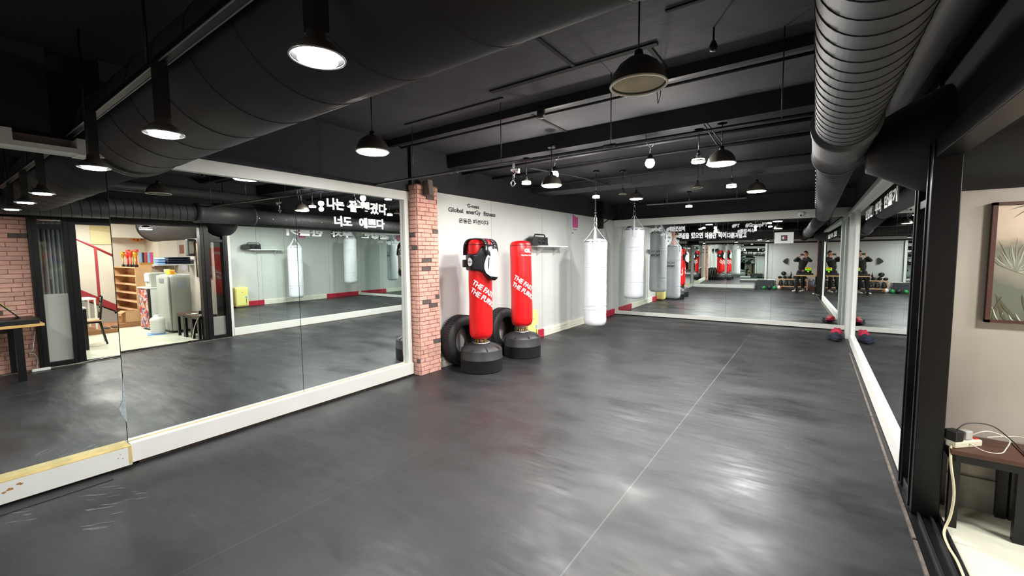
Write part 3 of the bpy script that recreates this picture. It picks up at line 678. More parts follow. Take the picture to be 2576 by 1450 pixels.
# ================================================================== HANGING PUNCHING BAGS
def hanging_bag(loc, zb, zt, zs, ztop, r, label, logo_ang, tilt=0.):
    t = thing('punching_bag', label, 'punching bag', (loc[0], loc[1], 0), 0, 'white hanging punching bags')
    H_ = zt-zb; rnd = random.Random(int(loc[1]*10))
    b = BM(); prof = [(0, zb+.004), (r*.70, zb), (r*.88, zb+.012), (r*.97, zb+.05)]
    k = 26
    for i in range(k+1):
        z = zb+.08+(H_-.10)*i/k; prof.append((r*(1+.012*math.sin(i*2.3)+.004*rnd.uniform(-1, 1)), z))
    prof += [(r*.985, zt-.008)]
    lathe(b, prof, 48)
    # soft dents
    for v in b.verts:
        a = math.atan2(v.co.y, v.co.x); s = 1+.008*math.sin(3*a+v.co.z*5)+.006*math.sin(7*a-v.co.z*9); v.co.x *= s; v.co.y *= s
    bb = obj('bag_body', b, M['white_vinyl'], t)
    b = BM(); lathe(b, [(r*.985, zt-.008), (r*.8, zt+.035), (r*.4, zt+.052), (0, zt+.055)], 40); obj('bag_top', b, M['white_vinyl'], t)
    for f in (.255, .30, .755, .80):
        b = BM(); z = zt-H_*f; tube(b, [((r*1.012)*math.cos(2*PI*i/48), (r*1.012)*math.sin(2*PI*i/48), z) for i in range(48)], .0034, 5, closed=True)
        obj('stitch_band', b, M['white_vinyl'], t)
    b = BM()
    for q in range(8):
        a0 = q*PI/4+.12; tube(b, [((r*1.004)*math.cos(a0+.55*i/8), (r*1.004)*math.sin(a0+.55*i/8), zt-.008) for i in range(9)], .006, 6)
    obj('rim_piping', b, M['black_vinyl'], t)
    for q in range(4):
        a = q*PI/2+.35; ca, sa = math.cos(a), math.sin(a); wv = Vector((-sa, ca, 0))*.02
        pts = [Vector((ca*(r*1.03), sa*(r*1.03), zt-.16)), Vector((ca*(r*1.03), sa*(r*1.03), zt-.005)), Vector((ca*r*.55, sa*r*.55, zt+(zs-zt)*.45)), Vector((ca*.02, sa*.02, zs))]
        b = BM()
        for k2 in range(3):
            p, q2 = pts[k2], pts[k2+1]; nrm = (q2-p).cross(wv).normalized()*.003
            w1 = wv if k2 < 2 else wv*.5
            V = [b.verts.new(x) for x in (p-wv-nrm, p+wv-nrm, q2+w1-nrm, q2-w1-nrm, p-wv+nrm, p+wv+nrm, q2+w1+nrm, q2-w1+nrm)]
            for f in ((0, 1, 2, 3), (7, 6, 5, 4), (0, 4, 5, 1), (1, 5, 6, 2), (2, 6, 7, 3), (3, 7, 4, 0)): b.faces.new([V[i] for i in f])
        obj('strap', b, M['white_vinyl'], t)
    # carabiners, swivel, chain
    b = BM(); z = zs
    def loop(zc, hh, ww, rr, ang):
        tube(b, [(math.cos(ang)*ww*math.sin(2*PI*i/16), math.sin(ang)*ww*math.sin(2*PI*i/16), zc+hh*math.cos(2*PI*i/16)) for i in range(16)], rr, 6, closed=True)
    loop(zs+.05, .06, .025, .006, .3); loop(zs+.15, .06, .026, .006, .9)
    obj('carabiner', b, M['chrome'], t)
    b = BM(); cyl(b, (0, 0, zs+.20), (0, 0, zs+.27), .016, n=14); cyl(b, (0, 0, zs+.27), (0, 0, zs+.29), .024, n=14); obj('swivel', b, M['chrome'], t)
    b = BM(); z = zs+.31; i = 0
    while z < ztop-.02:
        tube(b, [(.011*math.sin(2*PI*j/10)*(1 if i % 2 else 0), .011*math.sin(2*PI*j/10)*(0 if i % 2 else 1), z+.02*math.cos(2*PI*j/10)) for j in range(10)], .0035, 5, closed=True); z += .030; i += 1
    box(b, -.05, .05, -.05, .05, ztop-.012, ztop)
    obj('chain', b, M['steel'], t)
    # D-ring patch + print facing the far wall
    def bend(rr, a0, z0):
        return lambda a, c: Vector((math.cos(a0+a/rr)*rr, math.sin(a0+a/rr)*rr, z0+c))
    rr = r*1.022
    zl = zb+H_*.60
    text('print_word', 'NOVA', (0, 0, 0), (1, 0, 0), (0, 0, 1), .25, .075, M['dark_decal'], bb, bold=.03, bend=bend(rr, logo_ang, zl))
    text('print_letters', 'NOVA', (0, 0, 0), (1, 0, 0), (0, 0, 1), .25, .075, M['grey_decal'], bb, bold=.015, bend=bend(rr, logo_ang, zl+.10))
    text('print_line', 'S P O R T S', (0, 0, 0), (1, 0, 0), (0, 0, 1), .25, .016, M['dark_decal'], bb, bold=.01, bend=bend(rr, logo_ang, zl-.035))
    b = BM(); a = math.atan2(-loc[1], -loc[0])+.15
    for k2 in range(3):
        b = BM(); cyl(b, (math.cos(a)*r*1.0, math.sin(a)*r*1.0, zt-.12-k2*.03), (math.cos(a)*r*1.04, math.sin(a)*r*1.04, zt-.12-k2*.03), .007, n=10); obj('rivet', b, M['steel'], t)
    return t
hanging_bag((-3.39, 7.51), .205, 1.80, 2.06, 2.8, .212, 'white hanging punching bag on the left, nearer and lower, with short carabiners', 1.25)
hanging_bag((-3.35, 9.52), .55, 2.11, 2.42, 2.8, .218, 'white hanging punching bag on the right, further back and higher, at the far mirrors', 1.2)

# ================================================================== STANDING BAGS
def bag_base(t, loc=(0, 0)):
    b = BM(); x, y = loc
    lathe(b, [(0, 0), (.275, 0), (.285, .015), (.285, .165), (.29, .17), (.29, .178), (.285, .183), (.282, .285), (.27, .305), (.20, .345), (.10, .372), (0, .372)], 64, c=(x, y, 0))
    for k in range(8):
        a = 2*PI*k/8+.2
        for r_ in (.235,):
            box(b, -.05, .05, -.008, .008, .0, .006, mtx=Matrix.Translation((x+math.cos(a)*r_, y+math.sin(a)*r_, .327)) @ Matrix.Rotation(a, 4, 'Z') @ Matrix.Rotation(.38, 4, 'Y'))
    obj('bag_base', b, M['base_plastic'], t)
    b = BM(); lathe(b, [(0, .385), (.115, .385), (.12, .378), (.12, .37), (0, .37)], 40, c=(x, y, 0)); obj('base_flange', b, M['steel'], t)
    for k in range(8):
        a = 2*PI*k/8; b = BM(); cyl(b, (x+math.cos(a)*.07, y+math.sin(a)*.07, .385), (x+math.cos(a)*.07, y+math.sin(a)*.07, .43), .012, n=10)
        obj('spring_bolt', b, M['brass'], t)
    b = BM(); cyl(b, (x, y, .38), (x, y, .50), .055, n=24); obj('steel_neck', b, M['chrome'], t)
def standing_bag(loc, r, z0, z1, face, label, lean=(0, 0), name='standing_punching_bag'):
    t = thing(name, label, 'punching bag', (loc[0], loc[1], 0), 0, 'red free-standing punching bags')
    bag_base(t)
    mt = Matrix.Translation((0, 0, z0)) @ Matrix.Rotation(lean[0], 4, 'X') @ Matrix.Rotation(lean[1], 4, 'Y')
    Hh = z1-z0
    b = BM(); prof = [(0, 0), (r*.55, .004), (r*.85, .03), (r*.97, .075), (r, .13)]
    for i in range(14): prof.append((r*(1+.012*math.sin(i*1.1)), .15+(Hh-.25)*i/13))
    prof += [(r*.99, Hh-.085), (r*.985, Hh-.075), (r*.97, Hh-.05), (r*.85, Hh-.02), (r*.5, Hh-.003), (0, Hh)]
    lathe(b, prof, 48, c=(0, 0, 0)); bmesh.ops.transform(b, matrix=mt, verts=b.verts)
    body = obj('bag_cover', b, M['red_vinyl'], t)
    b = BM(); tube(b, [((r*1.0)*math.cos(2*PI*i/48), (r*1.0)*math.sin(2*PI*i/48), Hh-.078) for i in range(48)], .004, 5, closed=True); bmesh.ops.transform(b, matrix=mt, verts=b.verts); obj('top_piping', b, M['black_vinyl'], t)
    # slanted lettering wrapped round the bag
    rr = r*1.0+.006; th = R(-33)
    def bend(a0, zc, ang=0.):
        c_, s_ = math.cos(ang), math.sin(ang)
        def f(a, c):
            u = a*c_-c*s_; w = a*s_+c*c_
            return mt @ Vector((math.cos(face+a0+u/rr)*rr, math.sin(face+a0+u/rr)*rr, zc+w))
        return f
    text('print_slogan', 'THE FAST &', (0, 0, 0), (1, 0, 0), (0, 0, 1), .45, .074, M['white_decal'], t, bold=.03, bend=bend(-.80, Hh*.56, th))
    text('print_slogan', 'THE FURIOUS', (0, 0, 0), (1, 0, 0), (0, 0, 1), .52, .074, M['white_decal'], t, bold=.03, bend=bend(-1.0, Hh*.56-.10, th))
    return t, mt, rr, bend, Hh
cam_dir = lambda x, y: math.atan2(-y, -x)
B1 = (-3.66, 4.417); B2 = (-3.66, 5.415)
t1, mt1, rr1, bend1, H1 = standing_bag(B1, .158, .42, 1.775, cam_dir(*B1)+.05, 'red standing bag wearing a black padded body protector, beside the brick pillar', (0, 0))
t2, mt2, rr2, bend2, H2 = standing_bag(B2, .165, .45, 1.775, cam_dir(*B2)+.05, 'red standing bag without protector, leaning slightly, in front of the wall shelf', (R(-2.2), R(-2.4)))
text('print_logo', 'GiL', (0, 0, 0), (1, 0, 0), (0, 0, 1), .125, .062, M['white_decal'], t2, bold=.06, bend=bend2(.30, H2*.855))
text('print_line', 'Play like a Champion', (0, 0, 0), (1, 0, 0), (0, 0, 1), .26, .026, M['white_decal'], t2, bold=.02, bend=bend2(.0, H2*.815))

# body protector on the first bag: padded shell wrapped round it
t = thing('body_protector', 'black padded body protector with white shield panel, hung over the first red bag', 'protector', (B1[0], B1[1], 0))
F0 = R(2)      # shield faces into the room (+X)
def vest_z(th):
    """(bottom, top) of the padding at angle th from the shield centre"""
    a = abs(th)
    if a < .75:
        k = (a/.75); return 1.225+.11*k**2.2, 1.695-.02*k
    k = min(1, (a-.75)/.45); s = k*k*(3-2*k)
    return 1.335+.02*s, 1.675-.10*s
def vest_r(th, u):
    a = abs(th); bulge = .075*math.exp(-(a/.62)**2)*(1-.55*max(0, u-.75)/.25)
    r = .192+bulge+.012*math.exp(-((a-1.55)/.4)**2)
    edge = min(u, 1-u)
    return r-.028*max(0, (1-edge/.07))**2 if edge < .07 else r
b = BM(); nT, nU = 90, 26; grid = []
for i in range(nT+1):
    th = -2.35+4.7*i/nT; row = []
    z0_, z1_ = vest_z(th)
    for j in range(nU+1):
        u = j/nU; r = vest_r(th, u); row.append(b.verts.new((math.cos(F0+th)*r, math.sin(F0+th)*r, z0_+(z1_-z0_)*u)))
    for j in (nU, 0):   # inner lip
        u = j/nU; row.append(b.verts.new((math.cos(F0+th)*.166, math.sin(F0+th)*.166, z0_+(z1_-z0_)*u)))
    grid.append(row)
m_ = nU+3
for i in range(nT):
    for j in range(m_):
        k = (j+1) % m_; f = b.faces.new((grid[i][j], grid[i+1][j], grid[i+1][k], grid[i][k])); f.smooth = True
b.faces.new([v for v in grid[0]]); b.faces.new([v for v in grid[-1]][::-1])
obj('padded_shell', b, M['black_vinyl'], t)
# shoulder straps over the top
for s in (-1, 1):
    b = BM(); pts = []
    for i in range(15):
        a = PI*i/14; cc = math.cos(a); x = (.192 if cc > 0 else .168)*math.copysign(abs(cc)**.55, cc); z = 1.56+.212*max(0, math.sin(a))**.55; pts.append(Vector((x, s*(.070+.03*abs(cc)), z)))
    for i in range(14):
        p, q = pts[i], pts[i+1]; w = Vector((0, .040, 0)); n_ = (q-p).cross(w).normalized()*.010
        V = [b.verts.new(x) for x in (p-w-n_, p+w-n_, q+w-n_, q-w-n_, p-w+n_, p+w+n_, q+w+n_, q-w+n_)]
        for f in ((0, 1, 2, 3), (7, 6, 5, 4), (0, 4, 5, 1), (1, 5, 6, 2), (2, 6, 7, 3), (3, 7, 4, 0)): b.faces.new([V[k] for k in f]).smooth = True
    bmesh.ops.remove_doubles(b, verts=b.verts, dist=.002)
    obj('shoulder_strap', b, M['black_vinyl'], t, rot=(0, 0, F0))
# white shield
def vest_patch(name, outline, m, off=.004, cth=0., tform=None):
    """outline in (theta, z) space, filled as fan grid following the padding"""
    b = BM(); n = 14; cx = sum(p[0] for p in outline)/len(outline); cz = sum(p[1] for p in outline)/len(outline); rings = []
    for k in range(1, n+1):
        f = k/n; rings.append([(cx+(x-cx)*f, cz+(z-cz)*f) for x, z in outline])
    def P(th, z):
        z0_, z1_ = vest_z(th); u = (z-z0_)/(z1_-z0_); r = vest_r(th, min(.93, max(.07, u)))+off
        return (math.cos(F0+th)*r, math.sin(F0+th)*r, z)
    c = b.verts.new(P(cx, cz)); R_ = [[b.verts.new(P(*p)) for p in rg] for rg in rings]
    m2 = len(outline)
    for j in range(m2): b.faces.new((c, R_[0][j], R_[0][(j+1) % m2])).smooth = True
    for k in range(n-1):
        for j in range(m2): b.faces.new((R_[k][j], R_[k+1][j], R_[k+1][(j+1) % m2], R_[k][(j+1) % m2])).smooth = True
    return obj(name, b, m, t)
sh = [(-.36, 1.655), (-.2, 1.635), (0, 1.628), (.2, 1.635), (.36, 1.655), (.42, 1.635), (.34, 1.60), (.32, 1.50), (.46, 1.56), (.56, 1.52), (.66, 1.44), (.66, 1.38), (.56, 1.325), (.36, 1.285), (0, 1.27), (-.36, 1.285), (-.56, 1.325), (-.66, 1.38), (-.66, 1.44), (-.56, 1.52), (-.46, 1.56), (-.32, 1.50), (-.34, 1.60), (-.42, 1.635)]
dn = []
for i in range(len(sh)):
    a, c = sh[i], sh[(i+1) % len(sh)]
    for k in range(3): dn.append((a[0]+(c[0]-a[0])*k/3, a[1]+(c[1]-a[1])*k/3))
vest_patch('shield_panel', dn, M['white_decal'])
for s in (-1, 1):
    vest_patch('shield_slot', [(s*.40, 1.53), (s*.44, 1.53), (s*.47, 1.42), (s*.45, 1.36), (s*.42, 1.40)], M['black_vinyl'], .0075)
dk = [(-1.62+.20*math.cos(2*PI*i/28), 1.47+.055*math.sin(2*PI*i/28)) for i in range(28)]
vest_patch('round_badge', dk, M['white_decal'], .006)
def vb(a, c):
    th = -1.80+a/.2; z = 1.462+c; r = vest_r(th, .5)+.010; return Vector((math.cos(F0+th)*r, math.sin(F0+th)*r, z))
text('badge_print', 'CORSAL', (0, 0, 0), (1, 0, 0), (0, 0, 1), .075, .017, M['dark_decal'], t, bold=.03, bend=vb)
def vb2(a, c):
    th = -.14+a/.26; z = 1.56+c; r = vest_r(th, .6)+.009; return Vector((math.cos(F0+th)*r, math.sin(F0+th)*r, z))
text('shield_print', 'CORSAL', (0, 0, 0), (1, 0, 0), (0, 0, 1), .08, .016, M['dark_decal'], t, bold=.03, bend=vb2)
b = BM(); box(b, -.03, .03, -.24, -.20, 1.40, 1.50, bev=.008); obj('side_buckle', b, M['black_plastic'], t, rot=(0, 0, -.55))

# ================================================================== TYRES
def tyre(loc, label, lean):
    t = thing('tyre', label, 'tyre', loc, 0, 'tyres leaning on the grey wall'); t.scale = (.95, .95, .95)
    b = BM(); w = .115; prof = [(.215, -w*.80), (.232, -w*.95), (.29, -w*1.02), (.335, -w*.92), (.362, -w*.72), (.368, -w*.4), (.37, 0), (.368, w*.4), (.362, w*.72), (.335, w*.92), (.29, w*1.02), (.232, w*.95), (.215, w*.80), (.225, w*.68), (.30, w*.6), (.32, 0), (.30, -w*.6), (.225, -w*.68), (.215, -w*.80)]
    lathe(b, prof, 72, axis='X')
    bmesh.ops.remove_doubles(b, verts=b.verts, dist=.0001)
    obj('tyre_body', b, M['rubber'], t, loc=(0, 0, 0), rot=(0, lean, 0))
    b = BM()
    for k in range(60):
        a = 2*PI*k/60
        for s, z in ((-1, -.05), (1, .05)):
            box(b, z-.035, z+.035, -.004, .004, .367, .374, mtx=Matrix.Rotation(a+s*.03, 4, 'X'))
    for z in (-.04, .0, .04): pass
    obj('tread_blocks', b, M['rubber'], t, rot=(0, lean, 0))
tyre((-4.078, 4.475, .356), 'tyre nearest the brick pillar, behind the bag with the protector', R(-2))
tyre((-4.078, 5.46, .356), 'tyre further along, between the two red standing bags', R(-2))
# ================================================================== SHELF + BOOMBOX + HEATER
t = thing('wall_shelf', 'white wall shelf on the grey wall behind the second red bag', 'shelf', (-4.2, 7.0, 1.70))
b = BM(); box(b, 0.0, .23, -.52, .52, 0, .022, bev=.002); obj('shelf_board', b, M['white_decal'], t)
for y in (-.3, .3):
    b = BM(); prism(b, [(0, 0), (.17, 0), (0, -.16)], .02, Matrix.Translation((0, y, 0)) @ Matrix(((1, 0, 0, 0), (0, 0, 1, 0), (0, 1, 0, 0), (0, 0, 0, 1)))); obj('shelf_bracket', b, M['wall_grey'], t)
t = thing('portable_speaker', 'black portable speaker with handle standing on the white wall shelf', 'speaker', (-4.08, 6.56, 1.7225))
b = BM(); poly = [(-.27, 0), (.25, 0), (.26, .03), (.245, .05), (.245, .15), (.10, .155), (-.12, .155), (-.20, .15), (-.265, .12), (-.28, .05)]
prism(b, poly, .13, Matrix.Translation((.065, 0, 0)) @ Matrix(((0, 0, -1, 0), (1, 0, 0, 0), (0, 1, 0, 0), (0, 0, 0, 1)))); obj('speaker_body', b, M['black_plastic'], t)
for y in (-.04, .11):
    b = BM(); tube(b, [(.068, y+.045*math.cos(2*PI*i/24), .08+.045*math.sin(2*PI*i/24)) for i in range(24)], .006, 6, closed=True); lathe(b, [(0, .062), (.03, .064), (.038, .07), (0, .0705)], 20, c=(0, y, .08), axis='X'); obj('speaker_cone', b, M['base_plastic'], t)
b = BM(); tube(b, [(0, -.13, .15), (0, -.09, .20), (0, .22, .20), (0, .245, .18), (0, .245, .13)], .012, 8); obj('carry_handle', b, M['black_plastic'], t)
t = thing('dehumidifier', 'pale yellow upright dehumidifier on the floor against the grey wall', 'dehumidifier', (-4.065, 6.17, 0))
b = BM(); box(b, -.13, .11, -.19, .19, .02, .60, bev=.035); obj('housing', b, M['yellow'], t)
b = BM(); box(b, .10, .125, -.165, .165, .06, .57, bev=.02); obj('front_cover', b, M['yellow'], t)
b = BM(); box(b, -.11, .11, -.17, .17, 0, .03); obj('foot', b, M['base_plastic'], t)
b = BM(); box(b, .124, .127, .10, .115, .10, .25); obj('water_gauge', b, M['dark_decal'], t)
b = BM(); box(b, .124, .127, .075, .13, .27, .33); obj('sticker', b, M['blue'], t)
b = BM(); box(b, .124, .127, -.03, .03, .44, .45); obj('maker_plate', b, M['grey_decal'], t)

# ================================================================== LETTERING
def wall_text(lines, label, group=None, outline=None):
    """lines: (body, origin, right, up, w, h, bold)"""
    o0 = None
    t = thing('wall_lettering', label, 'lettering', Vector(lines[0][1]), 0, group)
    for body, org, ru, uu, w, h, bd, m in lines:
        o = text('letter_row', body, Vector(org)-t.location, ru, uu, w, h, m, t, bold=bd)
    return t
UZ = (0, 0, 1); RY = (0, 1, 0)
def lm(y, off=.0015): return (xL(y)+off+.0045, y)
def Lt(body, y0, y1, z0, z1, bd=.045):
    x = xL(y0)+.007; d = Vector((xL(y1)-xL(y0), y1-y0, 0)).normalized()
    return (body, (x, y0, z0), d, UZ, (y1-y0), z1-z0, bd, M['white_decal'])
wall_text([Lt('나는', 2.59, 2.80, 2.06, 2.185), Lt('잘', 2.86, 2.965, 2.055, 2.185), Lt('생겼다', 3.02, 3.385, 2.05, 2.185),
           Lt('너도', 2.67, 2.89, 1.885, 2.0), Lt('예쁘다', 2.985, 3.345, 1.88, 2.0)],
          'two rows of bold white Korean lettering stuck on the mirror beside the brick pillar')
G = M['dark_decal']
def wt(body, y0, y1, z0, z1, bd=.03): return (body, (-4.1975, y0, z0), RY, UZ, y1-y0, z1-z0, bd, G)
def wtb(body, y0, y1, z0, z1, bd=.03): return (body, (-4.1985, y0-.01, z0-.006), RY, UZ, y1-y0+.02, z1-z0+.012, bd+.05, M['white_decal'])
rows = [('G-ness', 4.79, 5.065, 2.262, 2.318), ('Global', 4.388, 4.70, 2.17, 2.236), ('enerGy', 4.765, 5.10, 2.148, 2.236), ('fitness', 5.165, 5.47, 2.165, 2.236), ('운동은 패션이다', 4.60, 5.29, 2.025, 2.098)]
wall_text([wt(*r, bd=.034) for r in rows], 'dark wall lettering naming the gym in three rows above the standing bags')
t = thing('wall_logo', 'faded pink letter logo on the grey wall near the hanging bags', 'logo', (-4.197, 8.15, 2.25))
b = BM(); n_ = 28
pl = [(-.24+.0, 0)]
box(b, -.0005, .0, -.24, -.03, -.10, .12, bev=0); obj('logo_patch', b, mat('pale_blue_print', '#bfc6cc', .6), t)  # pale blue printed patch beside the pink strokes
b = BM()
for y0, hh in ((0, .15), (.085, .125), (.17, .11)):
    n0 = [(y0, -.12), (y0+.07, -.12), (y0+.07, hh-.03), (y0+.055, hh-.005), (y0+.03, hh), (y0, hh)]
    prism(b, n0, .0012, Matrix(((0, 0, 1, 0), (1, 0, 0, 0), (0, 1, 0, 0), (0, 0, 0, 1))))
obj('logo_strokes', b, M['pink'], t)
text('logo_word', 'G-ness', (.001, .02, -.17), RY, UZ, .16, .03, M['pink'], t, bold=.02)
text('logo_line', 'fitness', (.001, -.05, -.245), RY, UZ, .10, .022, M['red_print'], t, bold=.02)
# far mirror
def ft(body, x0, x1, z0, z1, bd=.05):
    d = Vector((x1-x0, yF(x1)-yF(x0), 0)).normalized()
    return (body, (x0, yF(x0)-.006, z0), d, UZ, x1-x0, z1-z0, bd, M['white_decal'])
wall_text([ft('#수원', -3.27, -3.02, 2.10, 2.20), ft('#매탄권선역', -2.92, -2.50, 2.08, 2.20), ft('#헬스', -3.05, -2.80, 1.98, 2.06)],
          'white hashtags on the far mirrors behind the right hanging bag')
wall_text([ft('결심을', -2.64, -2.40, 1.90, 2.04), ft('했으면', -2.36, -2.10, 1.90, 2.04), ft('마음만', -2.06, -1.82, 1.89, 2.03), ft('먹어', -1.78, -1.62, 1.89, 2.03), ft('다른거말고', -1.60, -1.22, 1.88, 2.01)],
          'long white Korean sentence across the middle far mirrors')
wall_text([ft('#PT', -1.51, -1.36, 2.11, 2.195), ft('#GroupPT', -1.25, -.83, 2.09, 2.20), ft('#클럽복싱', -1.40, -1.07, 2.00, 2.08)],
          'white hashtags with PT and GroupPT on the far mirrors')
# right mirror slogan (reads correctly from inside the room)
def rtx(body, y0, y1, z0, z1): return (body, (.563, y0, z0), (0, -1, 0), UZ, y0-y1, z1-z0, .05, M['white_decal'])
wall_text([rtx('건강한', 7.75, 6.85, 1.985, 2.12), rtx('부자', 6.60, 6.02, 1.985, 2.12), rtx('만들기', 5.80, 4.95, 1.985, 2.12)],
          'white Korean slogan along the top of the right wall mirrors')
# white board with small emblem on far mirror
t = thing('notice_board', 'white board with a small dark square emblem on the far mirrors', 'board', (-.53, yF(-.53)-.012, 1.86))
b = BM(); box(b, -.17, .17, -.008, .008, -.115, .115, bev=.002); obj('board_panel', b, M['white_decal'], t)
b = BM(); box(b, -.05, .06, -.012, -.008, -.06, .055); obj('emblem_square', b, M['dark_decal'], t)
b = BM(); prism(b, [(-.03+.032*math.cos(PI/2+PI*i/12), .032*math.sin(PI/2+PI*i/12)) for i in range(13)], .002, Matrix.Translation((.03, -.012, 0)) @ Matrix.Rotation(PI/2, 4, 'X')); obj('emblem_half', b, M['white_decal'], t)
b = BM(); prism(b, [(.0+.03*math.cos(-PI/2+PI*i/12), .034*math.sin(-PI/2+PI*i/12)) for i in range(13)], .002, Matrix.Translation((.01, -.012, 0)) @ Matrix.Rotation(PI/2, 4, 'X')); obj('emblem_half', b, M['red_print'], t)
# small picture on grey wall at the corner (seen beside the far bag in the mirror)
# torn plastic film at the mirror joint
b = BM()
pts = [(.0, .0), (-.02, .05), (-.035, .11), (-.012, .17), (-.006, .26), (0, .32), (.003, .34), (.004, .0)]
prism(b, pts, .001, Matrix(((0, 0, 1, 0), (1, 0, 0, 0), (0, 1, 0, 0), (0, 0, 0, 1))))
bmesh.ops.translate(b, vec=(-4.180, .853, .33), verts=b.verts)
tag(obj('plastic_film', b, mat('shiny_film', '#aeb9bc', .2, alpha=.7, noise=.2, nscale=40)), 'torn shiny film sticking to the joint of the nearest mirror', 'film')

# clothes heap by the far column
t = thing('cloth_heap', 'small heap of red and dark cloth on the floor at the white far column', 'cloth', (.38, 9.4, 0))
rnd = random.Random(4)
def heap(name, c, s, m, seed):
    b = BM(); bmesh.ops.create_icosphere(b, subdivisions=3, radius=1); rr = random.Random(seed); ph = [rr.uniform(0, 6) for _ in range(6)]
    for v in b.verts:
        k = 1+.22*math.sin(4*v.co.x+ph[0])*math.sin(5*v.co.y+ph[1])+.15*math.sin(9*v.co.z+ph[2]+3*v.co.x)
        v.co = Vector((v.co.x*s[0]*k, v.co.y*s[1]*k, max(-.1, v.co.z)*s[2]*k))+Vector(c)
    for f in b.faces: f.smooth = True
    return obj(name, b, m, t)
heap('dark_cloth', (-.03, 0, .035), (.11, .22, .09), M['navy'], 1)
heap('red_cloth', (0, .22, .09), (.08, .16, .08), M['stone_red'], 2)

# ================================================================== LOBBY
# framed palm picture
t = thing('palm_picture', 'large brown framed picture of palm leaves on the lobby wall', 'picture', (1.09, 3.60, 1.48))
b = BM()
x0, x1, z0, z1 = -.272, .272, -.342, .342
box(b, x0, x0+.02, -.035, 0, z0, z1); box(b, x1-.02, x1, -.035, 0, z0, z1); box(b, x0, x1, -.035, 0, z0, z0+.016); box(b, x0, x1, -.035, 0, z1-.016, z1); obj('picture_frame', b, mat('reddish_brown_frame', '#4a2820', .5), t)
pm = bpy.data.materials.new('palm_canvas'); pm.use_nodes = True; nt = pm.node_tree; bs = nt.nodes['Principled BSDF']; bs.inputs['Roughness'].default_value = .7
tc = nt.nodes.new('ShaderNodeTexCoord'); sp_ = nt.nodes.new('ShaderNodeSeparateXYZ'); nt.links.new(tc.outputs['Object'], sp_.inputs[0])
nz = nt.nodes.new('ShaderNodeTexNoise'); nz.inputs['Scale'].default_value = 6; nz.inputs['Detail'].default_value = 5; nt.links.new(tc.outputs['Object'], nz.inputs['Vector'])
ma = nt.nodes.new('ShaderNodeMath'); ma.operation = 'MULTIPLY_ADD'; nt.links.new(nz.outputs['Fac'], ma.inputs[0]); ma.inputs[1].default_value = .28; nt.links.new(sp_.outputs['Z'], ma.inputs[2])
rp = nt.nodes.new('ShaderNodeValToRGB'); e = rp.color_ramp.elements; e[0].position = 0.0; e[0].color = rgb('#5f6256'); e[1].position = .42; e[1].color = rgb('#cdb9a4')
k = e.new(.10); k.color = rgb('#857f6e'); k = e.new(.2); k.color = rgb('#6a6858'); k = e.new(.28); k.color = rgb('#b2a18c')
nt.links.new(ma.outputs[0], rp.inputs['Fac']); nt.links.new(rp.outputs['Color'], bs.inputs['Base Color'])
b = BM(); box(b, x0+.015, x1-.015, -.022, -.012, z0+.012, z1-.012); obj('canvas', b, pm, t)
b = BM(); rnd = random.Random(11)
def leaf(cx, cz, ang, L, w, mi):
    d = Vector((math.cos(ang), 0, math.sin(ang))); n_ = Vector((-math.sin(ang), 0, math.cos(ang)))
    pts = []
    for i in range(5):
        f = i/4; c = Vector((cx, -.0225-rnd.uniform(0, .002), cz))+d*L*f+n_*(-.12*L*f*f*rnd.uniform(.3, 1)); ww = w*math.sin(PI*(.15+.8*f))*(1-f*.3); pts.append((c-n_*ww, c+n_*ww))
    for i in range(4):
        q = [pts[i][0], pts[i+1][0], pts[i+1][1], pts[i][1]]
        q = [Vector((min(x1-.02, max(x0+.02, p.x)), p.y, min(z1-.016, max(z0+.016, p.z)))) for p in q]
        try: b.faces.new([b.verts.new(p) for p in q]).material_index = mi
        except Exception: pass
for i in range(26): leaf(-.16, -.05, -.25+i*.115, rnd.uniform(.12, .2), .005, 0 if i % 3 else 1)
for i in range(16): leaf(-.06, .36, -2.9+i*.13, rnd.uniform(.10, .17), .005, 0)
for i in range(9): leaf(-.24+i*.05, -.335, 1.4+rnd.uniform(-.1, .9), rnd.uniform(.10, .2), .009, 2)
for i in range(6): leaf(-.22+i*.03, -.335, 2.0+rnd.uniform(-.4, .2), rnd.uniform(.05, .09), .003, 3)
obj('palm_leaves', b, [mat('leaf_grey', '#77786a', .7), mat('leaf_light', '#93947f', .7), mat('leaf_dark', '#4f4b35', .7), mat('leaf_pale', '#c9c9b6', .7)], t)

# bench stools
def stool(x, label):
    t = thing('wooden_stool', label, 'stool', (x, 3.425, 0), 0, 'stools pushed together under the palm picture')
    b = BM(); box(b, -.148, .148, -.16, .16, .425, .45, bev=.003); obj('seat', b, M['wood_dark'], t)
    b = BM(); box(b, -.145, .145, -.155, -.135, .385, .425); box(b, -.145, .145, .135, .155, .385, .425); box(b, -.145, -.125, -.155, .155, .385, .425); box(b, .125, .145, -.155, .155, .385, .425); obj('seat_frame', b, M['black_metal'], t)
    for sx in (-1, 1):
        for sy in (-1, 1):
            b = BM(); box(b, sx*.125-.02, sx*.125+.02, sy*.135-.02, sy*.135+.02, .005, .385); obj('leg', b, M['black_metal'], t)
    return t
s0 = stool(.806, 'dark wooden stool closest to the black post, carrying the socket strip')
for i, (x, lb_) in enumerate(((1.108, 'second dark wooden stool from the black post, carrying a white charger'), (1.410, 'third dark wooden stool from the black post, at the lobby wall end'))):
    dup(s0, (x, 3.425, 0), 0, lb_)
t = thing('socket_strip', 'ivory socket strip lying on the nearest wooden stool', 'socket strip', (.728, 3.375, .4505), .75)
b = BM(); box(b, -.09, .09, -.026, .026, 0, .036, bev=.006); obj('strip_body', b, M['ivory'], t)
b = BM()
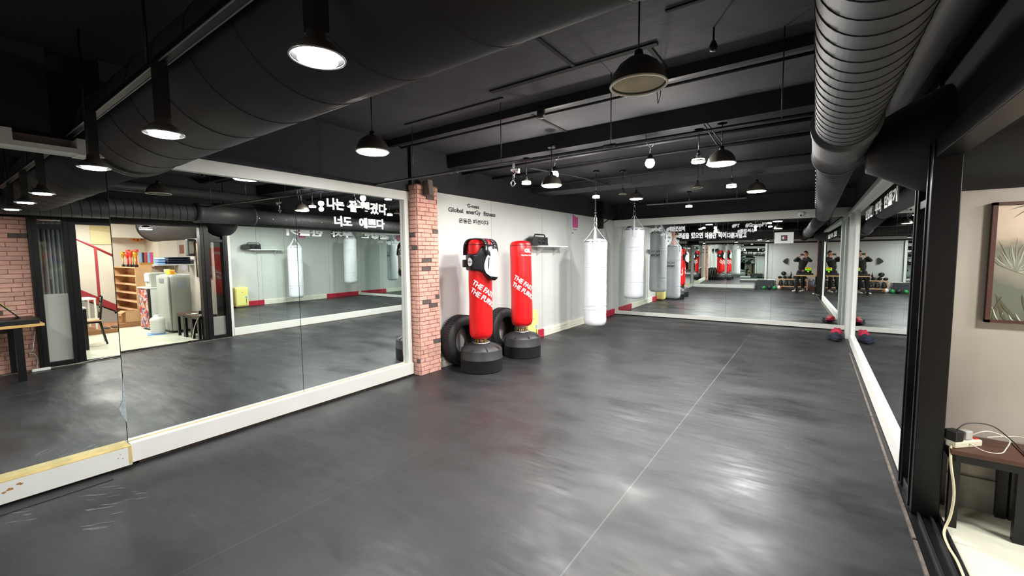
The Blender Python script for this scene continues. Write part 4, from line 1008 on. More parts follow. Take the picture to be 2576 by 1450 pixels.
for x in (-.065, -.02, .025): cyl(b, (x, 0, .0355), (x, 0, .0375), .017, n=20)
obj('socket_face', b, M['white_plastic'], t)
b = BM(); box(b, .06, .078, -.012, .012, .036, .042); obj('red_switch', b, M['red_shiny'], t)
b = BM(); box(b, -.03, .025, -.03, .03, 0, .06, bev=.006)
tag(obj('power_adapter', b, M['black_plastic'], None, (.680, 3.33, .488), (0, 0, .75)), 'black power adapter plugged into the socket strip', 'adapter')
b = BM(); box(b, -.024, .024, -.02, .02, 0, .05, bev=.006)
tag(obj('phone_charger', b, mat('clear_charger', '#b9b8b6', .3), None, (.735, 3.385, .489), (0, 0, .75)), 'pale translucent charger plugged into the socket strip', 'charger')
b = BM(); box(b, -.06, .06, -.03, .03, 0, .02, bev=.008)
tag(obj('phone_dock', b, M['white_plastic'], None, (1.02, 3.36, .4505), (0, 0, -.3)), 'flat white charging dock on the second stool', 'charger')
def bez(P_, n=14):
    out = []
    for i in range(len(P_)-1):
        p0, p1 = P_[max(0, i-1)], P_[i]; p2, p3 = P_[i+1], P_[min(len(P_)-1, i+2)]
        for k in range(n):
            s = k/n; out.append(tuple(.5*((2*p1[j])+(-p0[j]+p2[j])*s+(2*p0[j]-5*p1[j]+4*p2[j]-p3[j])*s*s+(-p0[j]+3*p1[j]-3*p2[j]+p3[j])*s**3) for j in range(3)))
    out.append(tuple(P_[-1])); return out
def cable(pts, r, m, label, name='cable', n=10):
    b = BM(); tube(b, bez(pts, n), r, 7); return tag(obj(name, b, m), label, 'cable')
cable([(.765, 3.41, .51), (.84, 3.46, .53), (.93, 3.50, .49), (.90, 3.42, .457), (.86, 3.34, .454), (.80, 3.33, .454), (.745, 3.36, .475)], .0028, M['cable_white'], 'thin white charging cable curling back over the nearest stool')
cable([(.83, 3.44, .50), (.95, 3.52, .505), (1.02, 3.50, .52), (.99, 3.52, .57), (1.05, 3.54, .56), (1.12, 3.50, .50), (1.08, 3.42, .46), (1.0, 3.38, .455), (.97, 3.44, .455), (1.05, 3.30, .455), (1.2, 3.28, .455)], .0028, M['cable_white'], 'long white cable looping above the second stool')
cable([(.690, 3.335, .55), (.74, 3.37, .585), (.84, 3.40, .58), (.93, 3.43, .50), (.97, 3.42, .458), (1.06, 3.34, .455), (1.22, 3.25, .455)], .003, M['black_plastic'], 'black cable arching from the adapter across the stools')
cable([(.665, 3.31, .465), (.658, 3.25, .38), (.668, 3.20, .24), (.655, 3.17, .12), (.625, 3.12, .04), (.62, 3.0, .028), (.628, 2.86, .028), (.62, 2.6, .028)], .0062, mat('ivory_cable', '#cfc6a4', .5), 'thick ivory cable hanging down and lying in the black sill')

# wall unit above the bench, shelf with towels
t = thing('air_conditioner', 'dark grey rounded wall unit high on the lobby wall end', 'air conditioner', (1.44, 3.60, 1.72))
b = BM(); box(b, -.06, .06, -.15, 0, -.17, .17, bev=.03); obj('housing', b, mat('dark_grey_plastic', '#4a4c4d', .45), t)
b = BM(); box(b, -.065, -.058, -.12, -.04, -.12, .12, bev=.002); obj('side_grille', b, M['steel'], t)
t = thing('lobby_shelf', 'small white wall shelf in the lobby holding folded towels', 'shelf', (1.63, 3.42, 1.375))
b = BM(); box(b, -.12, .12, -.42, .18, 0, .02, bev=.002); obj('shelf_board', b, M['white_plastic'], t)
for y in (-.1, .12):
    b = BM(); box(b, -.01, .01, y-.01, y+.01, -.14, 0); obj('shelf_bracket', b, M['steel'], t)
for k in range(4):
    b = BM(); box(b, -.11, .11, -.21+.01*k, .20-.005*k, 0, .034, bev=.014)
    o = obj('folded_towel', b, M['navy'], None, (1.63, 3.36, 1.3955+.035*k)); tag(o, ['bottom', 'second', 'third', 'top'][k]+' dark navy towel of the stack on the lobby shelf', 'towel', 'folded towels on the lobby shelf')
for k in range(3):
    b = BM(); box(b, -.10, .10, -.065, .065, 0, .04, bev=.018)
    o = obj('folded_cloth', b, M['blue'], None, (1.63, 3.08, 1.3955+.041*k)); tag(o, ['lowest', 'middle', 'topmost'][k]+' light blue cloth at the left end of the lobby shelf', 'cloth', 'light blue cloths on the lobby shelf')

# fridge, purifier, patterned cabinet, canister
t = thing('refrigerator', 'pale grey rounded refrigerator behind the white canister in the lobby', 'refrigerator', (2.25, 3.53, 0))
b = BM(); box(b, -.30, .30, -.20, .22, .03, 1.18, bev=.05); obj('cabinet_body', b, M['fridge'], t)
b = BM(); box(b, -.29, .28, -.235, -.20, .05, 1.16, bev=.02); dr = obj('door', b, M['fridge'], t)
b = BM(); box(b, -.10, .10, -.245, -.235, 1.02, 1.10); obj('control_label', b, M['grey_decal'], dr)
b = BM(); box(b, -.315, -.30, -.08, .06, .9, 1.08, bev=.002); obj('paper_note', b, mat('pale_blue_note', '#a9b3bb', .6), t)
b = BM(); box(b, -.27, .27, -.18, .20, 0, .03); obj('plinth', b, M['black_plastic'], t)
t = thing('patterned_cabinet', 'small cabinet with red and blue patchwork door in the lobby', 'cabinet', (2.52, 3.42, 0))
t.location = (2.90, 3.42, 0)
vm = bpy.data.materials.new('patchwork_print'); vm.use_nodes = True; nt = vm.node_tree; bs = nt.nodes['Principled BSDF']; bs.inputs['Roughness'].default_value = .45
tc = nt.nodes.new('ShaderNodeTexCoord'); vo = nt.nodes.new('ShaderNodeTexVoronoi'); vo.inputs['Scale'].default_value = 17; nt.links.new(tc.outputs['Object'], vo.inputs['Vector'])
rp = nt.nodes.new('ShaderNodeValToRGB'); rp.color_ramp.interpolation = 'CONSTANT'; e = rp.color_ramp.elements
e[0].color = rgb('#a83848'); e[1].position = .2; e[1].color = rgb('#6f86a8')
for p_, c_ in ((.35, '#d9a9a0'), (.5, '#3c3f55'), (.62, '#c0413c'), (.75, '#c8cdd0'), (.88, '#c98a4c')): k = e.new(p_); k.color = rgb(c_)
s_ = nt.nodes.new('ShaderNodeSeparateColor'); nt.links.new(vo.outputs['Color'], s_.inputs[0]); nt.links.new(s_.outputs[0], rp.inputs['Fac']); nt.links.new(rp.outputs['Color'], bs.inputs['Base Color'])
b = BM(); box(b, -.24, .28, -.20, .20, .03, .88, bev=.01); obj('cabinet_body', b, M['white_plastic'], t)
b = BM(); box(b, -.24, .28, -.225, -.20, .04, .87, bev=.004); dr = obj('door', b, vm, t)
b = BM(); box(b, -.245, -.20, -.228, -.19, .03, .875); obj('door_edge', b, M['black_plastic'], dr)
b = BM(); box(b, -.26, .30, -.24, .22, .88, .90); obj('top_board', b, M['white_plastic'], t)
for z in (.66, .76):
    b = BM(); box(b, -.17, -.13, -.245, -.225, z, z+.015); obj('handle', b, M['white_plastic'], dr)
b = BM(); box(b, -.2, .24, -.18, .18, 0, .03); obj('plinth', b, M['black_plastic'], t)
t = thing('water_canister', 'white ribbed plastic canister standing on a blue cloth in the lobby', 'canister', (2.12, 3.14, .012))
b = BM(); prof = [(0, 0), (.105, 0), (.12, .02)]
for i in range(5): prof += [(.122, .03+.045*i), (.114, .05+.045*i), (.122, .07+.045*i)]
prof += [(.12, .29), (.09, .325), (.055, .335), (.055, .36), (0, .362)]
lathe(b, prof, 40); obj('canister_body', b, M['white_plastic'], t)
b = BM(); lathe(b, [(0, .358), (.05, .358), (.05, .375), (0, .376)], 28); obj('cap', b, M['white_plastic'], t)
b = BM(); box(b, -.19, .19, -.14, .14, 0, .008, bev=.003)
tag(obj('floor_cloth', b, M['blue'], None, (2.14, 3.12, .0042), (0, 0, .3)), 'blue cloth on the lobby floor under the white canister', 'cloth')
t = thing('yellow_box', 'small yellow and orange box on top of the refrigerator', 'box', (2.12, 3.42, 1.181))
b = BM(); box(b, -.07, .07, -.06, .06, 0, .09, bev=.004); obj('box_body', b, mat('yellow_card', '#e3c943', .6), t)
b = BM(); box(b, -.073, -.07, -.03, .03, .01, .075); obj('box_label', b, M['orange'], t)
b = BM(); lathe(b, [(0, 0), (.05, 0), (.055, .10), (.05, .10), (.045, .01), (0, .01)], 24)
tag(obj('plastic_cup', b, mat('pale_green_plastic', '#cfe0a8', .4), None, (2.42, 3.46, 1.181)), 'pale green cup on top of the refrigerator', 'cup')
t = thing('water_purifier', 'white water purifier standing on the patterned cabinet', 'water purifier', (2.92, 3.42, .901))
b = BM(); box(b, -.14, .14, -.14, .14, 0, .30, bev=.02); obj('housing', b, M['fridge'], t)
b = BM(); box(b, -.12, .12, -.155, -.14, .12, .28, bev=.004); obj('front_panel', b, M['white_plastic'], t)
b = BM(); cyl(b, (0, -.15, .12), (0, -.15, .08), .012, n=12); obj('tap', b, M['steel'], t)

# notices on the back wall of the lobby
for (x, z, w, h, m, lb_) in ((3.05, 1.72, .26, .22, mat('brown_notice', '#7c4a42', .6), 'small brown notice with pale writing on the lobby back wall'), (3.0, 1.34, .26, .34, mat('lilac_notice', '#b9b6cf', .6, noise=.2, nscale=12), 'lilac notice sheet below the brown one on the lobby back wall')):
    b = BM(); box(b, -w/2, w/2, -.006, 0, -h/2, h/2); tag(obj('wall_notice', b, m, None, (x*1.55, 4.598, z)), lb_, 'notice')
b = BM(); box(b, 1.95, 3.9, 4.56, 4.60, 2.0, 2.04); box(b, 1.95, 2.0, 4.56, 4.6, .9, 2.0); struct('trim_24', b, M['white_plastic'])

# shoe rack
t = thing('shoe_rack', 'tall pale wooden shoe rack with five open shelves in the lobby', 'rack', (4.65, 3.53, .101))
b = BM(); box(b, -.75, -.725, -.15, .15, 0, 1.20); box(b, .725, .75, -.15, .15, 0, 1.20); obj('side_panel', b, M['plywood'], t)
b = BM(); box(b, -.725, .725, .135, .15, 0, 1.20); obj('back_panel', b, M['wood_pale'], t)
for k in range(7):
    b = BM(); z = k*.196; box(b, -.725, .725, -.15, .135, z+.0, z+.02); obj('shelf', b, M['wood_pale'], t)
def trophy(x, y, h, m, label):
    t = thing('trophy', label, 'trophy', (x, y, 1.3015), 0, 'trophies on the shoe rack')
    b = BM(); box(b, -.03, .03, -.03, .03, 0, .05, bev=.004); obj('plinth', b, M['black_plastic'], t)
    b = BM(); cyl(b, (0, 0, .05), (0, 0, h*.6), .010, .012, 12); lathe(b, [(.012, h*.6), (.03, h*.7), (.042, h*.86), (.044, h), (.038, h), (.03, h*.8), (0, h*.7)], 20); obj('cup', b, m, t)
    for s in (-1, 1):
        b = BM(); tube(b, [(s*.04, 0, h*.92), (s*.065, 0, h*.88), (s*.06, 0, h*.76), (s*.034, 0, h*.74)], .004, 6); obj('cup_handle', b, m, t)
for i, (x, y, h, m) in enumerate(((4.02, 3.44, .34, 'gold'), (4.16, 3.50, .40, 'red_shiny'), (4.30, 3.44, .36, 'red_shiny'), (4.44, 3.52, .38, 'gold'), (4.58, 3.46, .32, 'red_shiny'), (4.72, 3.52, .40, 'red_shiny'), (4.86, 3.46, .35, 'gold'))):
    trophy(x, y, h, M[m], ['gold trophy at the right end of the shoe rack', 'tall red trophy second from the right on the shoe rack', 'red trophy third from the right on the shoe rack', 'gold trophy in the middle of the shoe rack', 'short red trophy left of the middle gold one', 'tall red trophy second from the left on the shoe rack', 'gold trophy at the left end of the shoe rack'][i])
t = thing('medal_rack', 'row of blue and purple ribboned medals hanging beside the trophies', 'medals', (3.93, 3.60, 1.302))
b = BM(); box(b, -.01, .01, -.14, .14, 0, .34); obj('backing', b, M['plywood'], t)
for k, m in enumerate(('blue', 'navy', 'red_print', 'blue', 'pink')):
    b = BM(); box(b, -.018, -.010, -.12+k*.05, -.085+k*.05, .10, .33); obj('ribbon', b, M[m], t)
    b = BM(); cyl(b, (-.020, -.10+k*.05, .08), (-.012, -.10+k*.05, .08), .02, n=16); obj('medal', b, M['gold'], t)
t = thing('cardboard_box', 'open brown cardboard box on the wooden step by the shoe rack', 'box', (3.79, 3.10, .101))
b = BM(); box(b, -.14, .14, -.006, .0, 0, .25); box(b, -.14, .14, .22, .226, 0, .25); box(b, -.14, -.134, 0, .22, 0, .25); box(b, .134, .14, 0, .22, 0, .25); box(b, -.14, .14, 0, .22, 0, .006); obj('box_body', b, M['card'], t)
b = BM(); box(b, -.14, .14, -.10, 0, 0, .004, mtx=Matrix.Translation((0, 0, .25)) @ Matrix.Rotation(.5, 4, 'X')); obj('flap', b, M['card'], t)
# slippers
for i, (x, y) in enumerate(((3.75, 2.35), (3.75, 2.48))):
    b = BM(); prism(b, [(-.12, -.04), (.08, -.045), (.13, -.02), (.13, .02), (.08, .045), (-.12, .04)], .02, bpy and None); 
    o = obj('slipper', b, M['base_plastic'], None, (x, y, .1015)); tag(o, ['slipper closer to the dining chair on the wooden step', 'slipper further right on the wooden step'][i], 'slipper', 'dark slippers on the step')

# clock, canvas, stairs, rail
t = thing('wall_clock', 'round orange wall clock in the lobby', 'clock', (5.84, 4.05, 2.12))
b = BM(); lathe(b, [(0, -.03), (.19, -.03), (.20, -.02), (.20, 0), (0, 0)], 40, axis='X'); cf = obj('clock_face', b, M['orange'], t)
b = BM()
for k in range(12): box(b, -.034, -.03, -.014, .014, .13, .175, mtx=Matrix.Rotation(2*PI*k/12, 4, 'X'))
obj('hour_marks', b, mat('brown_marks', '#6a3a20', .6), cf)
b = BM(); box(b, -.037, -.033, -.006, .006, 0, .12, mtx=Matrix.Rotation(1.9, 4, 'X')); box(b, -.037, -.033, -.008, .008, 0, .08, mtx=Matrix.Rotation(-1.2, 4, 'X')); obj('clock_hands', b, M['dark_decal'], cf)
t = thing('canvas_picture', 'beige abstract canvas on the cream wall above the red stair rail', 'picture', (5.84, 2.95, 2.16))
b = BM(); box(b, -.03, 0, -.34, .40, -.24, .24, bev=.003); obj('canvas', b, M['beige'], t)
b = BM(); prism(b, [(-.34, -.24), (.30, -.24), (.12, -.10), (.28, -.02), (.0, .05), (-.34, .10)], .001, Matrix.Translation((-.0315, 0, 0)) @ Matrix(((0, 0, 1, 0), (1, 0, 0, 0), (0, 1, 0, 0), (0, 0, 0, 1)))); obj('pale_patch', b, M['beige2'], t)
# stairs rise towards -Y along the far lobby wall
t = thing('staircase', 'black stepped stairs with dark red stringer rising left in the lobby', 'stairs', (5.3, 3.2, .10))
for k in range(6):
    b = BM(); y = -.20-k*.25; z = .22+k*.17
    box(b, -.45, .5, y-.27, y, z-.03, z); box(b, -.45, .5, y-.015, y, z-.17, z-.03); obj('step', b, M['stair'], t)
b = BM()
pl = [(-.02, 0), (-.02, .12), (-1.65, 1.23), (-1.65, .98)]
prism(b, [(y, z) for y, z in pl], .03, Matrix.Translation((-.48, 0, 0)) @ Matrix(((0, 0, 1, 0), (1, 0, 0, 0), (0, 1, 0, 0), (0, 0, 0, 1)))); obj('stringer', b, M['red_rail'], t)
b = BM(); prism(b, [(-.1, 0), (-1.65, .98), (-1.65, 0)], .02, Matrix.Translation((-.45, 0, 0)) @ Matrix(((0, 0, 1, 0), (1, 0, 0, 0), (0, 1, 0, 0), (0, 0, 0, 1)))); obj('side_wall', b, mat('grey_stair_side', '#9a968e', .7), t)
t = thing('stair_railing', 'dark red metal handrail with upright posts along the stairs', 'railing', (4.78, 3.2, .10))
b = BM(); tube(b, [(0, .05, 1.22), (0, -1.6, 2.29)], .026, 10); obj('handrail', b, M['red_rail'], t)
for y in (-.27, -.72, -1.17):
    b = BM(); z = 1.22+(.05-y)*.648; box(b, -.022, .022, y-.022, y+.022, .1+(-y)*.66, z); obj('rail_post', b, M['red_rail'], t)

# lobby table, white table, chair
t = thing('lobby_table', 'dark lobby table with black square legs near the opening', 'table', (2.2, 1.335, 0))
b = BM(); box(b, -.50, .50, -.40, .38, .71, .74, bev=.003); obj('tabletop', b, M['white_plastic'], t)
for sx in (-1, 1):
    for sy in (-1, 1):
        b = BM(); box(b, sx*.46-.03, sx*.46+.03, sy*.33-.03+.02, sy*.33+.03+.02, .005, .71); obj('leg', b, M['black_metal'], t)
t = thing('white_table', 'low white table with slim legs below the stairs', 'table', (4.05, 1.95, .10))
b = BM(); box(b, -.3, .3, -.3, .28, .62, .65, bev=.003); obj('tabletop', b, M['white_plastic'], t)
for sx in (-1, 1):
    for sy in (-1, 1):
        b = BM(); box(b, sx*.28-.015, sx*.28+.015, sy*.26-.015, sy*.26+.015, .001, .62); obj('leg', b, M['white_plastic'], t)
t = thing('dining_chair', 'wooden seated chair with black metal frame and slatted back in the lobby', 'chair', (2.36, 1.81, .0045), R(8))
b = BM(); box(b, -.20, .20, -.20, .20, .43, .455, bev=.006); obj('seat', b, M['wood_pale'], t)
for sx in (-1, 1):
    b = BM(); box(b, sx*.18-.012, sx*.18+.012, -.19, -.165, 0, .43); obj('leg', b, M['black_metal'], t)
    b = BM(); tube(b, [(sx*.18, .25, 0), (sx*.18, .18, .43), (sx*.18, .23, .88)], .014, 8); obj('back_post', b, M['black_metal'], t)
b = BM(); box(b, -.18, .18, -.18, -.165, .2, .215); box(b, -.18, .18, .19, .21, .2, .215); box(b, -.19, .19, -.18, -.165, .40, .43); box(b, -.19, .19, .165, .18, .40, .43); box(b, -.19, -.175, -.18, .18, .40, .43); box(b, .175, .19, -.18, .18, .40, .43); obj('stretcher', b, M['black_metal'], t)
for k in range(3):
    b = BM(); z = .58+.10*k; y = .195+.035*k/3*1.0; box(b, -.17, .17, y-.008, y+.008, z, z+.065, bev=.003); obj('back_slat', b, mat('olive_brown_wood', '#8f7a52', .6) if k == 0 else bpy.data.materials['olive_brown_wood'], t)
# curtain in the lobby behind the frosted panel
t = thing('strip_curtain', 'pale ribbed plastic curtain behind the frosted black framed panel', 'curtain', (1.25, 1.25, 0))
b = BM(); n = 60; V = []
for i in range(n+1):
    y = -.30+.62*i/n; x = .03*math.sin(i*1.3)+.02*math.sin(i*.37); V.append((b.verts.new((x, y, .9)), b.verts.new((x, y, 2.15))))
for i in range(n): b.faces.new((V[i][0], V[i+1][0], V[i+1][1], V[i][1])).smooth = True
o = obj('curtain_sheet', b, M['curtain'], t); md = o.modifiers.new('s', 'SOLIDIFY'); md.thickness = .006
b = BM(); cyl(b, (0, -.34, 2.17), (0, .36, 2.17), .012, n=10); obj('curtain_rod', b, M['steel'], t)

# lobby pendant, then the added fill lights
shade_lamp('pendant_lamp', (1.45, 2.85, 2.05), .10, 'lit pendant lamp in the lobby beside the branch duct', 2.5, 14, True, 'lobby ceiling lamps', 'cone')
def fill_light(loc, label, power, col):  # square lights added out of sight to brighten the lobby
    t = thing('added_fill_light', label, 'lamp', loc, 0, 'lobby ceiling lamps')
    b = BM(); box(b, -.31, .31, -.31, .31, 0, .04, bev=.01); obj('housing', b, M['white_plastic'], t)
    b = BM(); box(b, -.28, .28, -.28, .28, -.008, 0); obj('diffuser', b, M['bulb'], t)
    ld = bpy.data.lights.new('lamp_light', 'AREA'); ld.shape = 'SQUARE'; ld.size = .55; ld.energy = power; ld.color = col
    o = bpy.data.objects.new('lamp_light', ld); COL.objects.link(o); o.parent = t; o.location = (0, 0, -.012)
fill_light((3.0, 2.5, 2.46), 'added square fill light over the middle of the lobby', 36, (1, .96, .84))
fill_light((4.6, 2.2, 2.46), 'added square fill light over the wooden step', 36, (1, .90, .78))
fill_light((3.3, 4.0, 2.46), 'added square fill light over the lobby back corner', 14, (.98, 1, .95))

# ================================================================== BEHIND THE CAMERA (seen in the mirrors)
t = thing('high_desk', 'narrow pale wooden desk on black legs by the brick wall, seen in the mirrors', 'desk', (.15, .70, 0))
b = BM(); box(b, -.31, .42, -.34, .29, .69, .725, bev=.004); obj('desktop', b, mat('yellow_pine', '#d8aa66', .5, noise=.08, nscale=4), t)
for sx, sy in ((-.26, -.28), (-.26, .06), (.38, -.28), (.38, .06)):
    b = BM(); box(b, sx-.035, sx+.035, sy-.035, sy+.035, 0, .69); obj('leg', b, M['black_metal'], t)
b = BM(); box(b, -.28, .28, -.26, .25, .726, .79, bev=.006)
tag(obj('black_case', b, M['black_plastic'], None, (.13, .70, 0)), 'flat black case lying on the high desk', 'case')
t = thing('desk_timer', 'slanted round timer tablet with yellow and green display on the desk', 'timer', (.24, .82, .7915))
mt = Matrix.Rotation(PI, 4, 'Z') @ Matrix.Rotation(R(52), 4, 'X')
b = BM(); box(b, -.11, .11, 0, .30, -.012, .0, bev=.003, mtx=mt); obj('tablet_body', b, M['black_plastic'], t)
b = BM(); box(b, -.10, .10, .20, .285, .0, .003, mtx=mt); obj('screen_top', b, M['screen_yellow'], t)
b = BM(); box(b, -.10, .10, .145, .20, .0, .003, mtx=mt); obj('screen_band', b, M['screen_green'], t)
b = BM(); cyl(b, (0, .09, 0), (0, .09, .004), .03, n=20); bmesh.ops.transform(b, matrix=mt, verts=b.verts); obj('screen_button', b, M['screen_yellow'], t)
text('screen_digits', '2:00', mt @ Vector((-.08, .21, .004)), (mt.to_3x3() @ Vector((1, 0, 0))), (mt.to_3x3() @ Vector((0, 1, 0))), .16, .06, M['dark_decal'], t, bold=.03)
cable([(.55, .98, .55), (.52, .95, .38), (.46, .93, .30), (.52, .90, .26), (.56, .96, .22), (.57, .98, .12), (.52, .97, .03), (.50, 1.05, .016), (.50, 1.3, .012), (.52, 1.6, .028), (.6, 1.9, .028)], .004, M['cable_white'], 'white cable looping under the desk to the socket on the mats')
b = BM(); box(b, -.03, .03, -.09, .09, 0, .035, bev=.008); tag(obj('socket_strip', b, M['white_plastic'], None, (.43, .99, .0005)), 'white socket strip on the mats under the desk', 'socket strip')

t = thing('glove_rack', 'low two tier wooden rack of black boxing gear at the back wall', 'rack', (-.25, -1.28, 0))
for z in (.12, .44):
    b = BM(); box(b, -.55, .55, -.13, .15, z, z+.03, bev=.003); obj('shelf', b, M['wood_pale'], t)
for sx in (-.54, .54):
    for sy in (-.11, .13):
        b = BM(); box(b, sx-.018, sx+.018, sy-.018, sy+.018, 0, .44); obj('leg', b, M['wood_pale'], t)
def blobmesh(name, s, m, seed, sub=3, amp=.12):
    b = BM(); bmesh.ops.create_icosphere(b, subdivisions=sub, radius=1); rr = random.Random(seed); ph = [rr.uniform(0, 6) for _ in range(4)]
    for v in b.verts:
        k = 1+amp*math.sin(3*v.co.x+ph[0])*math.sin(3*v.co.y+ph[1])+amp*.5*math.sin(5*v.co.z+ph[2]); v.co = Vector((v.co.x*s[0]*k, v.co.y*s[1]*k, v.co.z*s[2]*k))
    zmin = min(v.co.z for v in b.verts)
    for v in b.verts: v.co.z -= zmin
    for f in b.faces: f.smooth = True
    return b
def glove(x, y, z, a, label, grp):
    t = thing('boxing_glove', label, 'glove', (x, y, z), a, grp)
    obj('glove_mitt', blobmesh('g', (.075, .09, .065), M['black_vinyl'], int(x*97)), M['black_vinyl'], t)
    b = BM(); lathe(b, [(0, -.07), (.042, -.07), (.045, 0), (0, 0)], 16, c=(0, 0, 0), axis='Y'); obj('glove_cuff', b, M['black_vinyl'], t, loc=(0, -.07, .05))
    obj('thumb', blobmesh('t', (.025, .05, .025), M['black_vinyl'], 3, 2), M['black_vinyl'], t, loc=(.07, -.01, .03))
names_ = ['furthest left', 'second from the left', 'third from the left', 'in the middle', 'third from the right', 'second from the right', 'furthest right']
for i in range(6): glove(-.72+i*.185, -1.27, .4715, .2*(i % 3-1), 'black glove on the rack top, '+names_[i if i < 3 else i+1], 'black gloves on the rack top')
for i in range(5):
    t = thing('kettlebell', 'black kettlebell on the lower rack shelf, '+names_[i if i < 2 else i+2 if i > 2 else 3], 'kettlebell', (-.68+i*.21, -1.27, .1505), 0, 'kettlebells on the lower rack shelf')
    b = BM(); lathe(b, [(0, 0), (.05, 0), (.085, .04), (.092, .085), (.075, .14), (.04, .165), (0, .17)], 24); obj('bell', b, M['base_plastic'], t)
    b = BM(); tube(b, [(-.05, 0, .13), (-.055, 0, .19), (-.03, 0, .225), (.03, 0, .225), (.055, 0, .19), (.05, 0, .13)], .014, 8); obj('handle', b, M['black_metal'], t)
t = thing('head_guard', 'black head guard piled on top of the gloves on the rack', 'head guard', (-.58, -1.27, .612))
obj('guard_shell', blobmesh('h', (.10, .12, .095), M['black_vinyl'], 8, 3, .08), M['black_vinyl'], t)
b = BM(); box(b, -.07, .07, .10, .13, .05, .08, bev=.01); obj('face_bar', b, M['black_vinyl'], t)
b = BM(); lathe(b, [(0, 0), (.03, 0), (.035, .06), (.012, .14), (.010, .2), (0, .2)], 20)
tag(obj('spray_bottle', b, M['black_plastic'], None, (-.30, -1.27, .60)), 'slim black bottle standing behind the gloves on the rack', 'bottle')
# stack of aerobic steps
def step_board(z, label, dx=0):
    t = thing('aerobic_step', label, 'step', (-1.28+dx, -1.16, z), 0, 'stack of grey aerobic steps')
    b = BM(); prism(b, [(-.36, 0), (.36, 0), (.31, .06), (-.31, .06)], .34, Matrix.Translation((0, .17, 0)) @ Matrix.Rotation(PI/2, 4, 'X')); obj('platform', b, M['dark_step'], t)
    b = BM(); box(b, -.30, .30, -.15, .15, .06, .066, bev=.002); obj('top_mat', b, M['base_plastic'], t)
    for sx in (-1, 1):
        b = BM(); box(b, sx*.36-.05, sx*.36+.05, -.17, .17, .0, .03, bev=.006); obj('foot', b, M['dark_step'], t)
for k in range(6): step_board(.001+k*.0675, ['bottom', 'second', 'third', 'fourth', 'fifth', 'top'][k]+' grey aerobic step of the stack at the back wall', .012*(k % 2))
b = BM(); box(b, -.16, .16, -.12, .12, 0, .03, bev=.012); tag(obj('folded_towel', b, M['white_plastic'], None, (-1.05, -1.17, .408)), 'folded white towel lying on the top aerobic step', 'towel')
for i, (x, y, r, m, lb_) in enumerate(((-1.30, -.86, .075, 'green', 'small green medicine ball in front of the steps, left one'), (-1.09, -.86, .09, 'base_plastic', 'black medicine ball between the two green ones'), (-.90, -.86, .08, 'green', 'small green medicine ball in front of the steps, right one'))):
    t = thing('medicine_ball', lb_, 'ball', (x, y, r+.0005), 0, 'medicine balls on the mats')
    b = BM(); bmesh.ops.create_uvsphere(b, u_segments=28, v_segments=18, radius=r)
    for f in b.faces: f.smooth = True
    obj('ball_body', b, M[m], t)
    b = BM(); tube(b, [(r*1.002*math.cos(2*PI*k/32), r*1.002*math.sin(2*PI*k/32), 0) for k in range(32)], .003, 5, closed=True); obj('ball_seam', b, M['dark_step'], t)
for (x, m1, lb_) in ((-.72, 'white_vinyl', 'white and orange ball on the floor in front of the rack'),):
    t = thing('patched_ball', lb_, 'ball', (x, -.98, .0905))
    b = BM(); bmesh.ops.create_uvsphere(b, u_segments=28, v_segments=18, radius=.09)
    for f in b.faces: f.smooth = True; f.material_index = 1 if f.calc_center_median().x > .02 else 0
    obj('ball_body', b, [M['white_vinyl'], M['orange']], t)
# wall saddle-shaped black fan shade
t = thing('wall_hook_pad', 'black triangular pad hanging on the back wall beside the photographer', 'pad', (-.47, -1.49, 1.24))
b = BM(); prism(b, [(-.17, 0), (-.12, .07), (-.03, .14), (.02, .14), (.02, -.12), (-.06, -.10), (-.13, -.05)], .06, Matrix.Translation((0, .06, 0)) @ Matrix.Rotation(PI/2, 4, 'X')); obj('pad_body', b, M['black_vinyl'], t)
# bucket of ropes at the wall end
t = thing('storage_box', 'brown box with red and blue bands beside the glove rack', 'box', (.50, -1.22, 0))
b = BM(); box(b, -.10, .10, -.12, .12, 0, .22); obj('box_body', b, mat('dark_brown_box', '#5a3a28', .7), t)
b = BM(); tube(b, bez([(-.05, .09, .22), (-.05, .11, .38), (0, .10, .44), (.03, .11, .34), (.0, .13, .18)]), .016, 8); obj('blue_band', b, mat('blue_rubber', '#3f7fb8', .5), t)
b = BM(); tube(b, bez([(-.06, .08, .22), (-.03, .09, .42), (.02, .08, .45), (.05, .08, .24)]), .014, 8); obj('red_band', b, M['stone_red'], t)

